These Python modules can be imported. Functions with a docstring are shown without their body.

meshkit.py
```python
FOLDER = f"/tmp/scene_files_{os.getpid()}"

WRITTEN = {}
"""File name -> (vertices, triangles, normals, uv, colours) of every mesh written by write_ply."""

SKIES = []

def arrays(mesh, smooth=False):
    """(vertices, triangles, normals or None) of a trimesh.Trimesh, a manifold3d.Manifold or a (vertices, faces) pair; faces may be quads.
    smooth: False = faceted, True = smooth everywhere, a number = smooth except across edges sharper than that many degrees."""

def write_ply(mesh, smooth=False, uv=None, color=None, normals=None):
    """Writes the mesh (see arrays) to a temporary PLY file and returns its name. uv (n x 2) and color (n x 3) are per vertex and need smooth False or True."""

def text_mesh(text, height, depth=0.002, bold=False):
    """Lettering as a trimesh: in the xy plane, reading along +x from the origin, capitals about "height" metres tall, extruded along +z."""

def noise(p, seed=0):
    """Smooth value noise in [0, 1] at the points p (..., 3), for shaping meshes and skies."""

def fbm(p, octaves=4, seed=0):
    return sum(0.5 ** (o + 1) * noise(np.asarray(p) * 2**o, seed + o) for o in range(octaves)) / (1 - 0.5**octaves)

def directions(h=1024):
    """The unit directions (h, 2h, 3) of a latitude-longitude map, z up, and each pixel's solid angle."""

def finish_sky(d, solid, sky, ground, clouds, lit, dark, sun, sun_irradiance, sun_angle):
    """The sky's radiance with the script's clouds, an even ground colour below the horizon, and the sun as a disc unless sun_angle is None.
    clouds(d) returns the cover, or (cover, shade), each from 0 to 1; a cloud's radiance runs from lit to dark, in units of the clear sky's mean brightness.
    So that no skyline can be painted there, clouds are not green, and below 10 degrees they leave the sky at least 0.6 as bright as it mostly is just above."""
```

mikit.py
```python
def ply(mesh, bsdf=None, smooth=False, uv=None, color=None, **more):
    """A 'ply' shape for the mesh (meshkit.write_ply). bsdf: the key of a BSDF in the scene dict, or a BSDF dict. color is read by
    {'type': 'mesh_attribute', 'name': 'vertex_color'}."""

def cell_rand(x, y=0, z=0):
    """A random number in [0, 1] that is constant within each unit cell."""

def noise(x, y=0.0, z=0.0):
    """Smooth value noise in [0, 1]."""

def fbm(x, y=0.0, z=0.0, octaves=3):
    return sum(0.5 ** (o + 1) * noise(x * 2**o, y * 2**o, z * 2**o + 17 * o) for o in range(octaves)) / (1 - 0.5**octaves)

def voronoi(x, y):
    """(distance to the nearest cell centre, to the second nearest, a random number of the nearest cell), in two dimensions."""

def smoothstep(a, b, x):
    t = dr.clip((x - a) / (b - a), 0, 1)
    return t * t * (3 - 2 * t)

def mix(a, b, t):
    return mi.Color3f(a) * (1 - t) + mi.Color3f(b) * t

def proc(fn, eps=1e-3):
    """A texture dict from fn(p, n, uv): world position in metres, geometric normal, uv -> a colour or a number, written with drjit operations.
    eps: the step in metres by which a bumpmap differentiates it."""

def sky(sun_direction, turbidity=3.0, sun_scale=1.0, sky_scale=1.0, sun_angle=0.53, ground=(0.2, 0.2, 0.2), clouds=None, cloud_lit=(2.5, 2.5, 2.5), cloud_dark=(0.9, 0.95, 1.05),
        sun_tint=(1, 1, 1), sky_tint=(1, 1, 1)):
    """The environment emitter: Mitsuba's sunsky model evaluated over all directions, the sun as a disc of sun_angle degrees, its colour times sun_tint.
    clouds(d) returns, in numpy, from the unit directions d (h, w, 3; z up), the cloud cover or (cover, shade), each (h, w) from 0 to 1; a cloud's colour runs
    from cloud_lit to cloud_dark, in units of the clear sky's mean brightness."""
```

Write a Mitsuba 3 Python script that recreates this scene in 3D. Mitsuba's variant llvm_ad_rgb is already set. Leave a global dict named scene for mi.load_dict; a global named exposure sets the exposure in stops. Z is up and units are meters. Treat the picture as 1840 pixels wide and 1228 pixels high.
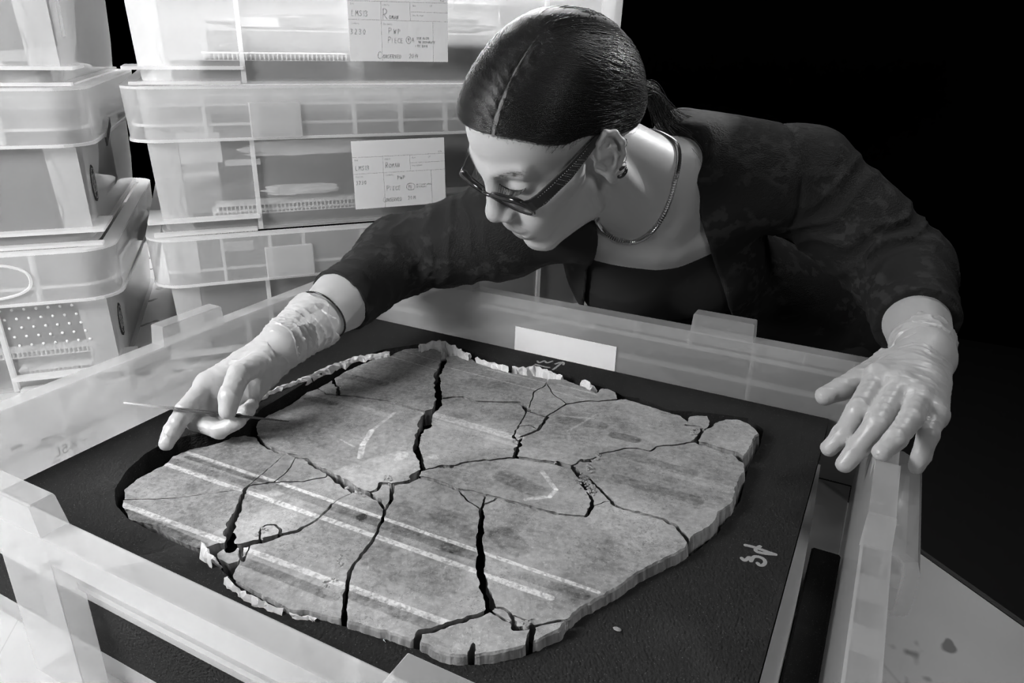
import math, random, numpy as np, trimesh, mitsuba as mi, mikit, meshkit
import drjit as dr
from shapely.geometry import Polygon, LineString, Point, MultiPolygon, box as sbox
from shapely.ops import unary_union
from scipy.spatial.transform import Rotation as Rot
from scipy.spatial import cKDTree

rng = np.random.default_rng(7)
scene, labels = {}, {}
T = mi.ScalarTransform4f
ZO = 0.9375            # local z = 0 is the top of the black foam; the floor lies ZO below

# ------------------------------------------------------------------ camera, lights, exposure
FL = 1327.48
CAM = 0.7 * np.array([1.03247, -1.25542, 0.59942])
RM = Rot.from_euler('ZXY', [27.36625, -22.40623, -1.03770], degrees=True).as_matrix()   # columns: right, forward, up
def up_z(v):
    v = np.array(v, float); v[..., 2] += ZO; return v
scene['camera'] = {'type': 'perspective', 'fov': math.degrees(2 * math.atan(920 / FL)), 'fov_axis': 'x', 'near_clip': 0.02, 'far_clip': 50.0,
    'to_world': T().look_at(origin=up_z(CAM).tolist(), target=(up_z(CAM) + RM[:, 1]).tolist(), up=RM[:, 2].tolist())}
exposure = 0.0
LAMPS = [  # name, position (local), target, width, height, radiance, label
    ('studio_softbox', (-0.28, -1.08, 0.62), (0.30, -0.28, 0.06), 0.40, 0.40, 35.0, 'square studio softbox left of the camera, the key light'),
    ('studio_softbox_001', (-0.95, 0.95, 1.15), (-0.10, 0.1, 0.40), 0.9, 0.7, 24.0, 'large studio softbox behind the stacked boxes, lighting them from the back'),
    ('studio_softbox_002', (1.70, -1.00, 1.00), (0.25, -0.2, 0.05), 0.3, 0.3, 14.0, 'small studio softbox to the right of the camera, a weak fill light'),
    ('studio_softbox_003', (1.05, 0.60, 1.65), (0.66, -0.08, 0.15), 0.4, 0.4, 15.0, 'studio softbox high above and behind the person'),
]

SPOTS = [  # name, position (local), target, intensity, cut-off, label
    ('hair_spotlight', (1.15, 1.20, 1.30), (0.44, 0.03, 0.39), 9.0, 4.4, 'narrow studio spotlight behind the person on the black side'),
    ('hair_spotlight_001', (-0.20, 0.96, 1.12), (0.34, -0.05, 0.425), 36.0, 4.2, 'narrow studio spotlight above the stacked boxes, lighting the hair'),
]

# ------------------------------------------------------------------ helpers
def at(u, v, depth):
    """Point of the world seen at a place of the photograph, that far along the optical axis."""
    return CAM + RM @ np.array([(u - 920) / FL, 1, (614 - v) / FL]) * depth
def atz(u, v, z):
    r = RM @ np.array([(u - 920) / FL, 1, (614 - v) / FL]); return CAM + r * (z - CAM[2]) / r[2]
def on_axis(u, v, ax, val):
    r = RM @ np.array([(u - 920) / FL, 1, (614 - v) / FL]); return CAM + r * (val - CAM[ax]) / r[ax]
def mat(name, d):
    scene[name] = d; return name
def rgb(v):
    return {'type': 'rgb', 'value': [v, v, v] if np.isscalar(v) else list(v)}
def plastic(name, v, rough=0.4, spec=0.5, **k):
    return mat(name, {'type': 'twosided', 'b': {'type': 'principled', 'base_color': v if isinstance(v, dict) else rgb(v), 'roughness': rough, 'specular': spec, **k}})
def bumped(name, v, fn, scale, rough=0.7, spec=0.3, eps=5e-4, **k):
    return mat(name, {'type': 'twosided', 'b': {'type': 'bumpmap', 't': mikit.proc(fn, eps), 'scale': scale,
        'b': {'type': 'principled', 'base_color': v if isinstance(v, dict) else rgb(v), 'roughness': rough, 'specular': spec, **k}}})
def key_of(name, parent=None):
    base = (parent + '__' if parent else '') + name
    k, i = base, 0
    while k in scene or k in labels or any(q.startswith(k + '__') for q in scene):
        i += 1; k = f'{base}_{i:03d}'
    return k
def mesh_vf(m):
    if hasattr(m, 'to_mesh'):
        q = m.to_mesh(); return np.array(q.vert_properties[:, :3], float), np.array(q.tri_verts, int)
    if isinstance(m, (tuple, list)):
        v, f = np.asarray(m[0], float), np.asarray(m[1], int)
        if f.shape[1] == 4: f = np.vstack([f[:, [0, 1, 2]], f[:, [0, 2, 3]]])
        return v, f
    return np.array(m.vertices, float), np.array(m.faces, int)
def add(name, mesh, bsdf, parent=None, smooth=False, label=None, cat=None, group=None, kind=None, color=None, M=None):
    v, f = mesh_vf(mesh)
    if M is not None: v = v @ M[:3, :3].T + M[:3, 3]
    k = key_of(name, parent)
    scene[k] = mikit.ply((up_z(v), f), bsdf, smooth, color=color)
    note(k, label, cat, group, kind)
    return k
def note(k, label=None, cat=None, group=None, kind=None):
    d = {a: b for a, b in (('label', label), ('category', cat), ('group', group), ('kind', kind)) if b}
    if d: labels[k] = d
def thing(name, label, cat, group=None):
    k = key_of(name); note(k, label, cat, group); return k
def cat_(ms):
    vs, fs, n = [], [], 0
    for m in ms:
        v, f = mesh_vf(m); vs.append(v); fs.append(f + n); n += len(v)
    return np.vstack(vs), np.vstack(fs)
def moved(m, t=(0, 0, 0), R=None):
    v, f = mesh_vf(m)
    if R is not None: v = v @ np.asarray(R).T
    return v + np.asarray(t), f
def bbox(x0, x1, y0, y1, z0, z1, b=0.001):
    """Box with chamfered edges."""
    c = np.array([(x0 + x1) / 2, (y0 + y1) / 2, (z0 + z1) / 2]); h = np.array([x1 - x0, y1 - y0, z1 - z0]) / 2
    b = min(b, *(h * 0.45)); p = []
    for s in np.ndindex(2, 2, 2):
        s = np.array(s) * 2 - 1
        for a in range(3):
            q = h - b; q = q.copy(); q[a] = h[a]; p.append(s * q)
    m = trimesh.convex.convex_hull(np.array(p) + c)
    return np.array(m.vertices), np.array(m.faces)
def hull(p):
    m = trimesh.convex.convex_hull(np.asarray(p, float)); return np.array(m.vertices), np.array(m.faces)
def tube(pts, r, sides=8, closed=False, cap=True):
    p = np.asarray(pts, float); n = len(p); r = np.broadcast_to(r, (n,))
    t = (np.roll(p, -1, 0) - np.roll(p, 1, 0)) if closed else np.gradient(p, axis=0)
    t /= np.linalg.norm(t, axis=1, keepdims=True) + 1e-12
    a = np.cross(t[0], [0.3, 0.5, 0.81]); a /= np.linalg.norm(a); A = []
    for i in range(n):
        a = a - t[i] * (a @ t[i]); a /= np.linalg.norm(a) + 1e-12; A.append(a)
    A = np.array(A); B = np.cross(t, A); th = np.arange(sides) * 2 * np.pi / sides
    v = p[:, None] + r[:, None, None] * (np.cos(th)[None, :, None] * A[:, None] + np.sin(th)[None, :, None] * B[:, None])
    m = n if closed else n - 1
    i, j = np.meshgrid(np.arange(m), np.arange(sides), indexing='ij')
    q = np.stack([i * sides + j, i * sides + (j + 1) % sides, (i + 1) % n * sides + (j + 1) % sides, (i + 1) % n * sides + j], -1).reshape(-1, 4)
    f = np.vstack([q[:, [0, 1, 2]], q[:, [0, 2, 3]]]); v = v.reshape(-1, 3)
    if cap and not closed:
        v = np.vstack([v, p[0], p[-1]]); k = np.arange(sides); e = (n - 1) * sides
        f = np.vstack([f, np.stack([(k + 1) % sides, k, k * 0 + n * sides], 1), np.stack([e + k, e + (k + 1) % sides, k * 0 + n * sides + 1], 1)])
    return v, f
def spline(pts, n):
    from scipy.interpolate import CubicSpline
    p = np.asarray(pts, float); s = np.r_[0, np.cumsum(np.linalg.norm(np.diff(p, axis=0), axis=1))]
    return CubicSpline(s, p)(np.linspace(0, s[-1], n))
def prism(poly, z0, z1):
    return trimesh.creation.extrude_polygon(poly, z1 - z0, engine='earcut', transform=trimesh.transformations.translation_matrix([0, 0, z0]))
def rrect(x0, x1, y0, y1, r, n=6):
    a = [(x1 - r, y1 - r, 0), (x0 + r, y1 - r, 90), (x0 + r, y0 + r, 180), (x1 - r, y0 + r, 270)]
    return np.array([[cx + r * math.cos(math.radians(s + 90 * i / n)), cy + r * math.sin(math.radians(s + 90 * i / n))] for cx, cy, s in a for i in range(n + 1)])
def loft(rings, close_last=False):
    """Rings of equal point counts joined into a skin."""
    n = len(rings[0]); v = np.vstack(rings); f = []
    i, j = np.meshgrid(np.arange(len(rings) - 1), np.arange(n), indexing='ij')
    q = np.stack([i * n + j, i * n + (j + 1) % n, (i + 1) * n + (j + 1) % n, (i + 1) * n + j], -1).reshape(-1, 4)
    f = np.vstack([q[:, [0, 1, 2]], q[:, [0, 2, 3]]])
    if close_last:
        c = v[-n:].mean(0); v = np.vstack([v, c]); k = np.arange(n); e = (len(rings) - 1) * n
        f = np.vstack([f, np.stack([e + k, e + (k + 1) % n, k * 0 + len(v) - 1], 1)])
    return v, f
def ring3(p2, z):
    return np.column_stack([p2, np.full(len(p2), z)])

# ------------------------------------------------------------------ materials
def pp(name, w, v=0.9, rough=0.3, dt=1.0):
    return mat(name, {'type': 'blendbsdf', 'weight': w, 'a': {'type': 'thindielectric', 'int_ior': 1.49, 'ext_ior': 1.0},
        'b': {'type': 'principledthin', 'base_color': rgb(v), 'roughness': rough, 'diff_trans': dt, 'eta': 1.49, 'spec_trans': 0.0}})
pp('mat_box', 0.28, 0.80)
pp('mat_box_lit_haze', 0.86, 0.80)  # same plastic as the other walls, with the lit haze painted in
pp('mat_mark', 0.9, 0.5)
pp('mat_clear_plastic', 0.42, 0.86)
pp('mat_clear_rib', 0.62, 0.95)
plastic('mat_backdrop', 0.003, 1.0, 0.0)
plastic('mat_floor', 0.01, 0.9, 0.1)
def table_color(p, n, uv):
    s = mikit.fbm(p.x * 9, p.y * 9, 3.0, 4)
    st = mikit.smoothstep(0.70, 0.80, mikit.fbm(p.x * 38, p.y * 30, 9.0, 3)) * mikit.smoothstep(0.50, 0.62, mikit.noise(p.x * 7, p.y * 7, 1.0))
    scr = mikit.smoothstep(0.985, 1.0, 1 - dr.abs(mikit.noise(p.x * 6 + p.y * 5, 4.0) - 0.5) * 2)
    v = 0.46 + 0.08 * (s - 0.5) - 0.30 * st - 0.08 * scr
    return mi.Color3f(v)
plastic('mat_tabletop', mikit.proc(table_color), 0.35, 0.5)
plastic('mat_table_edge', 0.02, 0.5)
plastic('mat_steel_leg', 0.25, 0.4)
def foam_color(p, n, uv):
    a = mikit.cell_rand(p.x * 1700, p.y * 1700, p.z * 1700)
    s = dr.select(a > 0.992, 0.06, 0.0) + dr.select(a > 0.9, 0.008, 0.0)
    dust = mikit.smoothstep(0.55, 0.85, mikit.fbm(p.x * 14, p.y * 14, p.z * 14, 3))
    return mi.Color3f(0.020 + s + 0.012 * dust)
def foam_bump(p, n, uv):
    return mikit.noise(p.x * 700, p.y * 700, p.z * 700)
bumped('mat_foam', mikit.proc(foam_color), foam_bump, 0.0012, 0.9, 0.15)
plastic('mat_dark_foam', 0.035, 0.9, 0.2)
plastic('mat_board_grey', 0.36, 0.4, 0.5)
plastic('mat_foam_pale', 0.22, 0.9, 0.2)
plastic('mat_foam_grey', 0.12, 0.9, 0.2)
plastic('mat_black', 0.012, 0.5, 0.4)
plastic('mat_grey', 0.35, 0.5, 0.4)
plastic('mat_dot', 0.7, 0.15, 0.6)
def pale_color(p, n, uv):
    return mi.Color3f(.55 + .35 * (mikit.fbm(p.x * 120, p.y * 120, p.z * 120, 4) - .5))
plastic('mat_plaster_pale', mikit.proc(pale_color), 0.9, 0.2)
plastic('mat_paper', 0.80, 0.8, 0.2)
plastic('mat_label', 0.78, 0.6, 0.3)
plastic('mat_ink', 0.03, 0.7, 0.2)
plastic('mat_ink_grey', 0.22, 0.7, 0.2)
plastic('mat_chalk', 0.30, 0.9, 0.1)
mat('mat_tissue', {'type': 'principledthin', 'base_color': rgb(0.85), 'roughness': 0.8, 'diff_trans': 0.5, 'eta': 1.3})
plastic('mat_flute', 0.75, 0.4)
plastic('mat_steel', 0.45, 0.25, metallic=1.0)

# ------------------------------------------------------------------ lamps (studio softboxes hung in the dark room)
for nm, pos, tgt, w, h, rad, lab in LAMPS:
    pos, tgt = np.array(pos, float), np.array(tgt, float)
    z = (tgt - pos) / np.linalg.norm(tgt - pos); x = np.cross([0, 0, 1.0], z); x /= np.linalg.norm(x); y = np.cross(z, x)
    R = np.stack([x, y, z], 1)
    k = thing(nm, lab, 'studio light', None)
    q = np.array([[-w / 2, -h / 2, 0.001], [w / 2, -h / 2, 0.001], [w / 2, h / 2, 0.001], [-w / 2, h / 2, 0.001]])
    vv = up_z(moved((q, [[0, 1, 2], [0, 2, 3]]), pos, R)[0])
    scene[k + '__diffuser'] = {**mikit.ply((vv, np.array([[0, 1, 2], [0, 2, 3]])), 'mat_backdrop'), 'emitter': {'type': 'area', 'radiance': rgb(rad)}}
    o, i = rrect(-w / 2 - .03, w / 2 + .03, -h / 2 - .03, h / 2 + .03, .02), rrect(-.09, .09, -.09, .09, .02)
    add('housing', moved(loft([ring3(o, 0.03), ring3(o, -0.002), ring3(i, -0.28)], True), pos, R), 'mat_floor', k)
    c = pos - z * 0.28
    add('ceiling_pole', tube([c, c + [0, 0, 2.62 - c[2]]], 0.012), 'mat_steel_leg', k)

for nm, pos, tgt, inten, cut, lab in SPOTS:
    pos, tgt = np.array(pos, float), np.array(tgt, float); z = (tgt - pos) / np.linalg.norm(tgt - pos)
    k = thing(nm, lab, 'studio light', None)
    scene[nm + '_beam'] = {'type': 'spot', 'intensity': rgb(inten), 'cutoff_angle': cut, 'beam_width': cut * .75, 'to_world': T().look_at(origin=up_z(pos).tolist(), target=up_z(tgt).tolist(), up=[0, 0, 1])}
    x = np.cross([0, 0, 1.0], z); x /= np.linalg.norm(x); y = np.cross(z, x); R = np.stack([x, y, z], 1); a = np.linspace(0, 2 * np.pi, 25)[:-1]; c2_ = np.column_stack([np.cos(a), np.sin(a)])
    add('housing', moved(loft([ring3(c2_ * .05, .10), ring3(c2_ * .05, -.16), ring3(c2_ * .03, -.20)], True), pos, R), 'mat_floor', k)
    c = pos - z * .19; add('ceiling_pole', tube([c, c + [0, 0, 2.62 - c[2]]], .012), 'mat_steel_leg', k)

# ------------------------------------------------------------------ the setting
def struct(name, mesh, m):
    add(name, mesh, m, kind='structure')
struct('floor', bbox(-3.5, 4.5, -3.5, 4.0, -ZO - 0.05, -ZO), 'mat_floor')
struct('wall_back', bbox(-3.5, 4.5, 3.2, 3.25, -ZO, 2.62), 'mat_backdrop')
struct('wall_right', bbox(3.6, 3.65, -3.5, 3.2, -ZO, 2.62), 'mat_backdrop')
struct('wall_left', bbox(-3.5, -3.45, -3.5, 3.2, -ZO, 2.62), 'mat_backdrop')
struct('ceiling', bbox(-3.5, 4.5, -3.5, 4.0, 2.62, 2.66), 'mat_backdrop')

# table: stands turned against the box; EX runs along its long back edge to the right
TZ = -0.0875
SA = math.radians(40.0)
SD = np.array([math.sin(SA), math.cos(SA), 0.0])      # along the fronts of the stacked boxes (left to right)
SA2 = math.radians(43.0); SD2 = np.array([math.sin(SA2), math.cos(SA2), 0.0]); SN2 = np.array([SD2[1], -SD2[0], 0.0])   # the left stack stands a little askew
SN = np.array([SD[1], -SD[0], 0.0])                   # from the stacks' fronts towards the room
def frame(o, x, y):
    M = np.eye(4); M[:3, 0], M[:3, 1], M[:3, 2], M[:3, 3] = x, y, [0, 0, 1], o; return M
# table frame: origin on the back edge, local x along SN (towards the right of the photo), local y along SD
MT = frame(np.array([0.822, -0.098, TZ]), SN, SD)
k = thing('work_table', 'pale scuffed work table under the open box and the stacks', 'table')
add('tabletop', bbox(-1.65, 0.75, -1.75, -0.0, -0.03, 0.0, 0.002), 'mat_tabletop', k, M=MT)
add('edge_band', bbox(-1.65, 0.75, 0.0002, 0.006, -0.03, 0.0008, 0.001), 'mat_table_edge', k, M=MT, label='dark edge strip of the tabletop')
for x in (-1.55, 0.65):
    for y in (-1.65, -0.1):
        add('leg', bbox(x - .025, x + .025, y - .025, y + .025, -ZO - TZ, -0.03), 'mat_steel_leg', k, M=MT)
# ------------------------------------------------------------------ the open box in front
XL, XR, YF, YB = -0.0301, 0.7686, -0.6437, 0.0307        # outer edges of the rim
RZ, LZ, RW, SK = 0.0752, 0.0989, 0.0213, 0.0530          # rim top, lug top, rim width, lower edge of the rim's skirt
BZ = TZ + 0.0004
box1 = thing('open_storage_box', 'open milky plastic storage box in the foreground, holding the black foam and wall painting', 'storage box', None)
ix0, ix1, iy0, iy1 = XL + RW, XR - RW, YF + RW, YB - RW
inner = lambda z, n=6: rrect(ix0 + .045 * (RZ - z), ix1 - .045 * (RZ - z), iy0 + .045 * (RZ - z), iy1 - .045 * (RZ - z), 0.018, n)
t = 0.0022
def wall_piece(c0, c1):
    """One side wall as a closed slab between two lower/upper edges; c: (x, y) ends at the rim."""
    (x0, y0), (x1, y1) = c0, c1
    d = np.array([x1 - x0, y1 - y0]); d /= np.linalg.norm(d); o = np.array([d[1], -d[0]])          # outwards
    p = []
    for z in (RZ - 0.001, BZ + 0.004):
        s = -o * 0.045 * (RZ - z)
        for q in ((x0, y0), (x1, y1)):
            p += [[*(np.array(q) + s), z], [*(np.array(q) + s + o * t), z]]
    return hull(p)
r = 0.0
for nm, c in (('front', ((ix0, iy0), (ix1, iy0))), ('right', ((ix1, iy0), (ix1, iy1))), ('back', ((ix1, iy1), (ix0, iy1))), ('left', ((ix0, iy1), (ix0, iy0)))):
    add('side_wall', wall_piece(*c), 'mat_box_lit_haze' if nm == 'front' else 'mat_box', box1)
add('base', bbox(ix0 + .008, ix1 - .008, iy0 + .008, iy1 - .008, BZ, BZ + 0.003), 'mat_box', box1)
def rim_ring():
    o, i = rrect(XL, XR, YF, YB, 0.022), rrect(ix0, ix1, iy0, iy1, 0.010)
    o2 = rrect(XL + .002, XR - .002, YF + .002, YB - .002, 0.020)
    top = prism(Polygon(o).difference(Polygon(i)), RZ - 0.0022, RZ)
    return top, prism(Polygon(o).difference(Polygon(o2)), SK, RZ - 0.0005)
rt, rs = rim_ring()
add('rim', rt, 'mat_box', box1)
add('rim_skirt', rs, 'mat_box', box1)
add('bottom_ledge', prism(Polygon(rrect(ix0 - .006, ix1 + .006, iy0 - .006, iy1 + .006, .02)).difference(Polygon(rrect(ix0 - .0005, ix1 + .0005, iy0 - .0005, iy1 + .0005, .018))), 0.018, 0.024), 'mat_box', box1, label='raised ridge running round the walls at half height')
def lug(x0, x1, y0, y1, s0=0.0015, s1=0.0015, along=0):
    """Stacking lug: hollow block on the rim; s0/s1 = how far its two ends lean inwards towards the top."""
    z0, z1 = RZ - 0.002, LZ
    if along == 0: lo, hi = [(x0, y0), (x1, y0), (x1, y1), (x0, y1)], [(x0 + s0, y0 + .0012), (x1 - s1, y0 + .0012), (x1 - s1, y1 - .0012), (x0 + s0, y1 - .0012)]
    else: lo, hi = [(x0, y0), (x1, y0), (x1, y1), (x0, y1)], [(x0 + .0012, y0 + s0), (x1 - .0012, y0 + s0), (x1 - .0012, y1 - s1), (x0 + .0012, y1 - s1)]
    outer = trimesh.convex.convex_hull([[*a, z0] for a in lo] + [[*a, z1 - .0012] for a in hi] + [[(a[0] - np.mean([q[0] for q in hi])) * .96 + np.mean([q[0] for q in hi]), (a[1] - np.mean([q[1] for q in hi])) * .96 + np.mean([q[1] for q in hi]), z1] for a in hi])
    return np.array(outer.vertices), np.array(outer.faces)
# (ends along the wall taken from the photo: every long side has two, every short side one)
for y0, y1 in ((iy1 - .0008, YB - .0002), (YF + .0002, iy0 + .0008)):
    front = y0 < -.3
    add('stacking_lug', lug(0.118, 0.196 if not front else 0.2165, y0, y1, .0015, .0015 if not front else .0080), 'mat_box', box1)
    add('stacking_lug', lug(0.520 if not front else 0.513, 0.5985, y0, y1, .0015 if not front else .0145, .0015), 'mat_box', box1)
add('stacking_lug', lug(XL + .0002, ix0 + .0008, -0.357, -0.266, .002, .002, 1), 'mat_box', box1)
add('stacking_lug', lug(ix1 - .0008, XR - .0002, -0.3555, -0.262, .0065, .0015, 1), 'mat_box', box1)
# posts under the lugs: hollow pilasters outside the walls, from the rim down to the feet
def post(x0, x1, y0, y1, z0, z1): return bbox(x0, x1, y0, y1, z0, z1, .0008)
for x0, x1 in ((0.150, 0.2185), (0.512, 0.590)):
    add('post', post(x0, x1, YF + .001, iy0 - .001, BZ + .002, RZ - .002), 'mat_box', box1)
for x in (0.119, 0.198, 0.519, 0.600):
    add('rib', bbox(x - .0016, x + .0016, iy1 + .0003, YB - .003, (BZ + .01) if x in (0.119, 0.600) else .050, RZ - .002, .0005), 'mat_box', box1)
for x in (0.285, 0.367, 0.447, 0.045, 0.660, 0.715):
    add('rib', bbox(x - .0011, x + .0011, iy1 + .0003, YB - .003, .052, RZ - .002, .0004), 'mat_box', box1)
for x in (0.285, 0.373, 0.447, 0.03, 0.66, 0.715):
    add('rib', bbox(x - .0011, x + .0011, YF + .002, iy0 - .0004, .053, RZ - .002, .0004), 'mat_box', box1)
for y in (-0.482, -0.402, -0.223, -0.11):
    w = 0.0035 if y < -.3 else .0014
    add('rib', bbox(XL + .010, ix0 - .0004, y - w, y + w, BZ + .01, RZ - .002, .0005), 'mat_box', box1)
for y in (-0.53, -0.3, -0.04, -0.445):
    add('rib', bbox(XL + .002, ix0 - .0004, y - .0011, y + .0011, .052, RZ - .002, .0004), 'mat_box', box1)
for y in (-0.60, -0.52, -0.445, -0.39, -0.22, -0.13, -0.05):
    add('rib', bbox(ix1 + .0004, XR - .002, y - .0011, y + .0011, .052, RZ - .002, .0004), 'mat_box', box1)
for x0, x1, y in ((0.12, 0.60, iy1), ):
    add('inner_band', bbox(ix0 + .02, ix1 - .02, iy1 + .0026, iy1 + .0040, .050, .056, .0004), 'mat_box', box1)
# carry handle on the outside of the right wall: a rounded grip shell with a lip
def grip():
    prof = [(0.0, .050), (.014, .049), (.0235, .044), (.0270, .034), (.0275, .002), (.0265, -.008), (.0225, -.010), (.0210, -.004)]
    pts = [np.array([[XR + a - .0008, y, z] for a, z in prof]) for y in (-.318, -.312, -.145, -.139)]
    for i, s in ((0, .6), (3, .6)):
        pts[i] = pts[i].copy(); pts[i][:, 0] = XR - .0008 + (pts[i][:, 0] - XR + .0008) * s
    v, f = [], []
    n = len(prof)
    for p in pts: v.append(p)
    for p in pts: v.append(p + [-.0016, 0, -.0016])
    v = np.vstack(v); m = len(pts)
    for a in range(m - 1):
        for b in range(n - 1):
            q = [a * n + b, a * n + b + 1, (a + 1) * n + b + 1, (a + 1) * n + b]
            f += [[q[0], q[1], q[2]], [q[0], q[2], q[3]]]
            q = [x + m * n for x in q]; f += [[q[0], q[2], q[1]], [q[0], q[3], q[2]]]
    for a in (0, m - 1):
        for b in range(n - 1):
            q = [a * n + b, a * n + b + 1, a * n + b + 1 + m * n, a * n + b + m * n]; f += [[q[0], q[1], q[2]], [q[0], q[2], q[3]]]
    for b in (0, n - 1):
        for a in range(m - 1):
            q = [a * n + b, (a + 1) * n + b, (a + 1) * n + b + m * n, a * n + b + m * n]; f += [[q[0], q[1], q[2]], [q[0], q[2], q[3]]]
    return v, np.array(f)
hk = add('carry_handle', grip(), 'mat_box', box1, label='rounded carry handle on the outside of the right wall')
for y in (-.300, -.228, -.158):
    add('web', bbox(XR - .0005, XR + .0225, y - .0009, y + .0009, .006, .044, .0004), 'mat_box', hk)
for nm, y in (('gauge_mark', -.49), ('gauge_mark', -.505)):
    pass
# raised moulding marks: volume marks on the left wall (read from outside, so reversed from here)
mk = moved(meshkit.text_mesh('45L', 0.010, 0.0004), (0, 0, 0), [[0, 0, 1], [1, 0, 0], [0, 1, 0]])
mk = (mk[0] * [-1, -1, 1] + [ix0 - .0042, -0.478, 0.0], mk[1][:, ::-1])
add('volume_mark', mk, 'mat_mark', box1, label='moulded 45L volume mark, seen reversed')
add('volume_mark', bbox(ix0 - .0046, ix0 - .0042, -.472, -.466, .0045, .0055, .0001), 'mat_mark', box1)
dots = []
for i in range(3):
    for j in range(4):
        p = on_axis(738 + i * 10, 545 + j * 11.5, 1, iy1 + .0026)
        s = trimesh.creation.icosphere(1, 0.0022); dots.append((np.array(s.vertices) * [1, .5, 1] + p, np.array(s.faces)))
add('grip_dot', cat_(dots), 'mat_box', box1, kind='stuff')
# blank white label on the outside of the back wall
a, b, c2, d2 = [on_axis(u, v, 1, iy1 + .0024) for u, v in ((929, 588), (1111, 615), (1111, 680), (929, 640))]
z0 = -.018
ly = lambda z, o: iy1 - .045 * (RZ - z) - .0004 - o
add('blank_label', hull([[x, ly(z, o), z] for x in (a[0], b[0]) for z in (z0, .0335) for o in (0, .0005)]), 'mat_label', None, label='blank white label stuck inside the back wall of the open box', cat='label')

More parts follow.
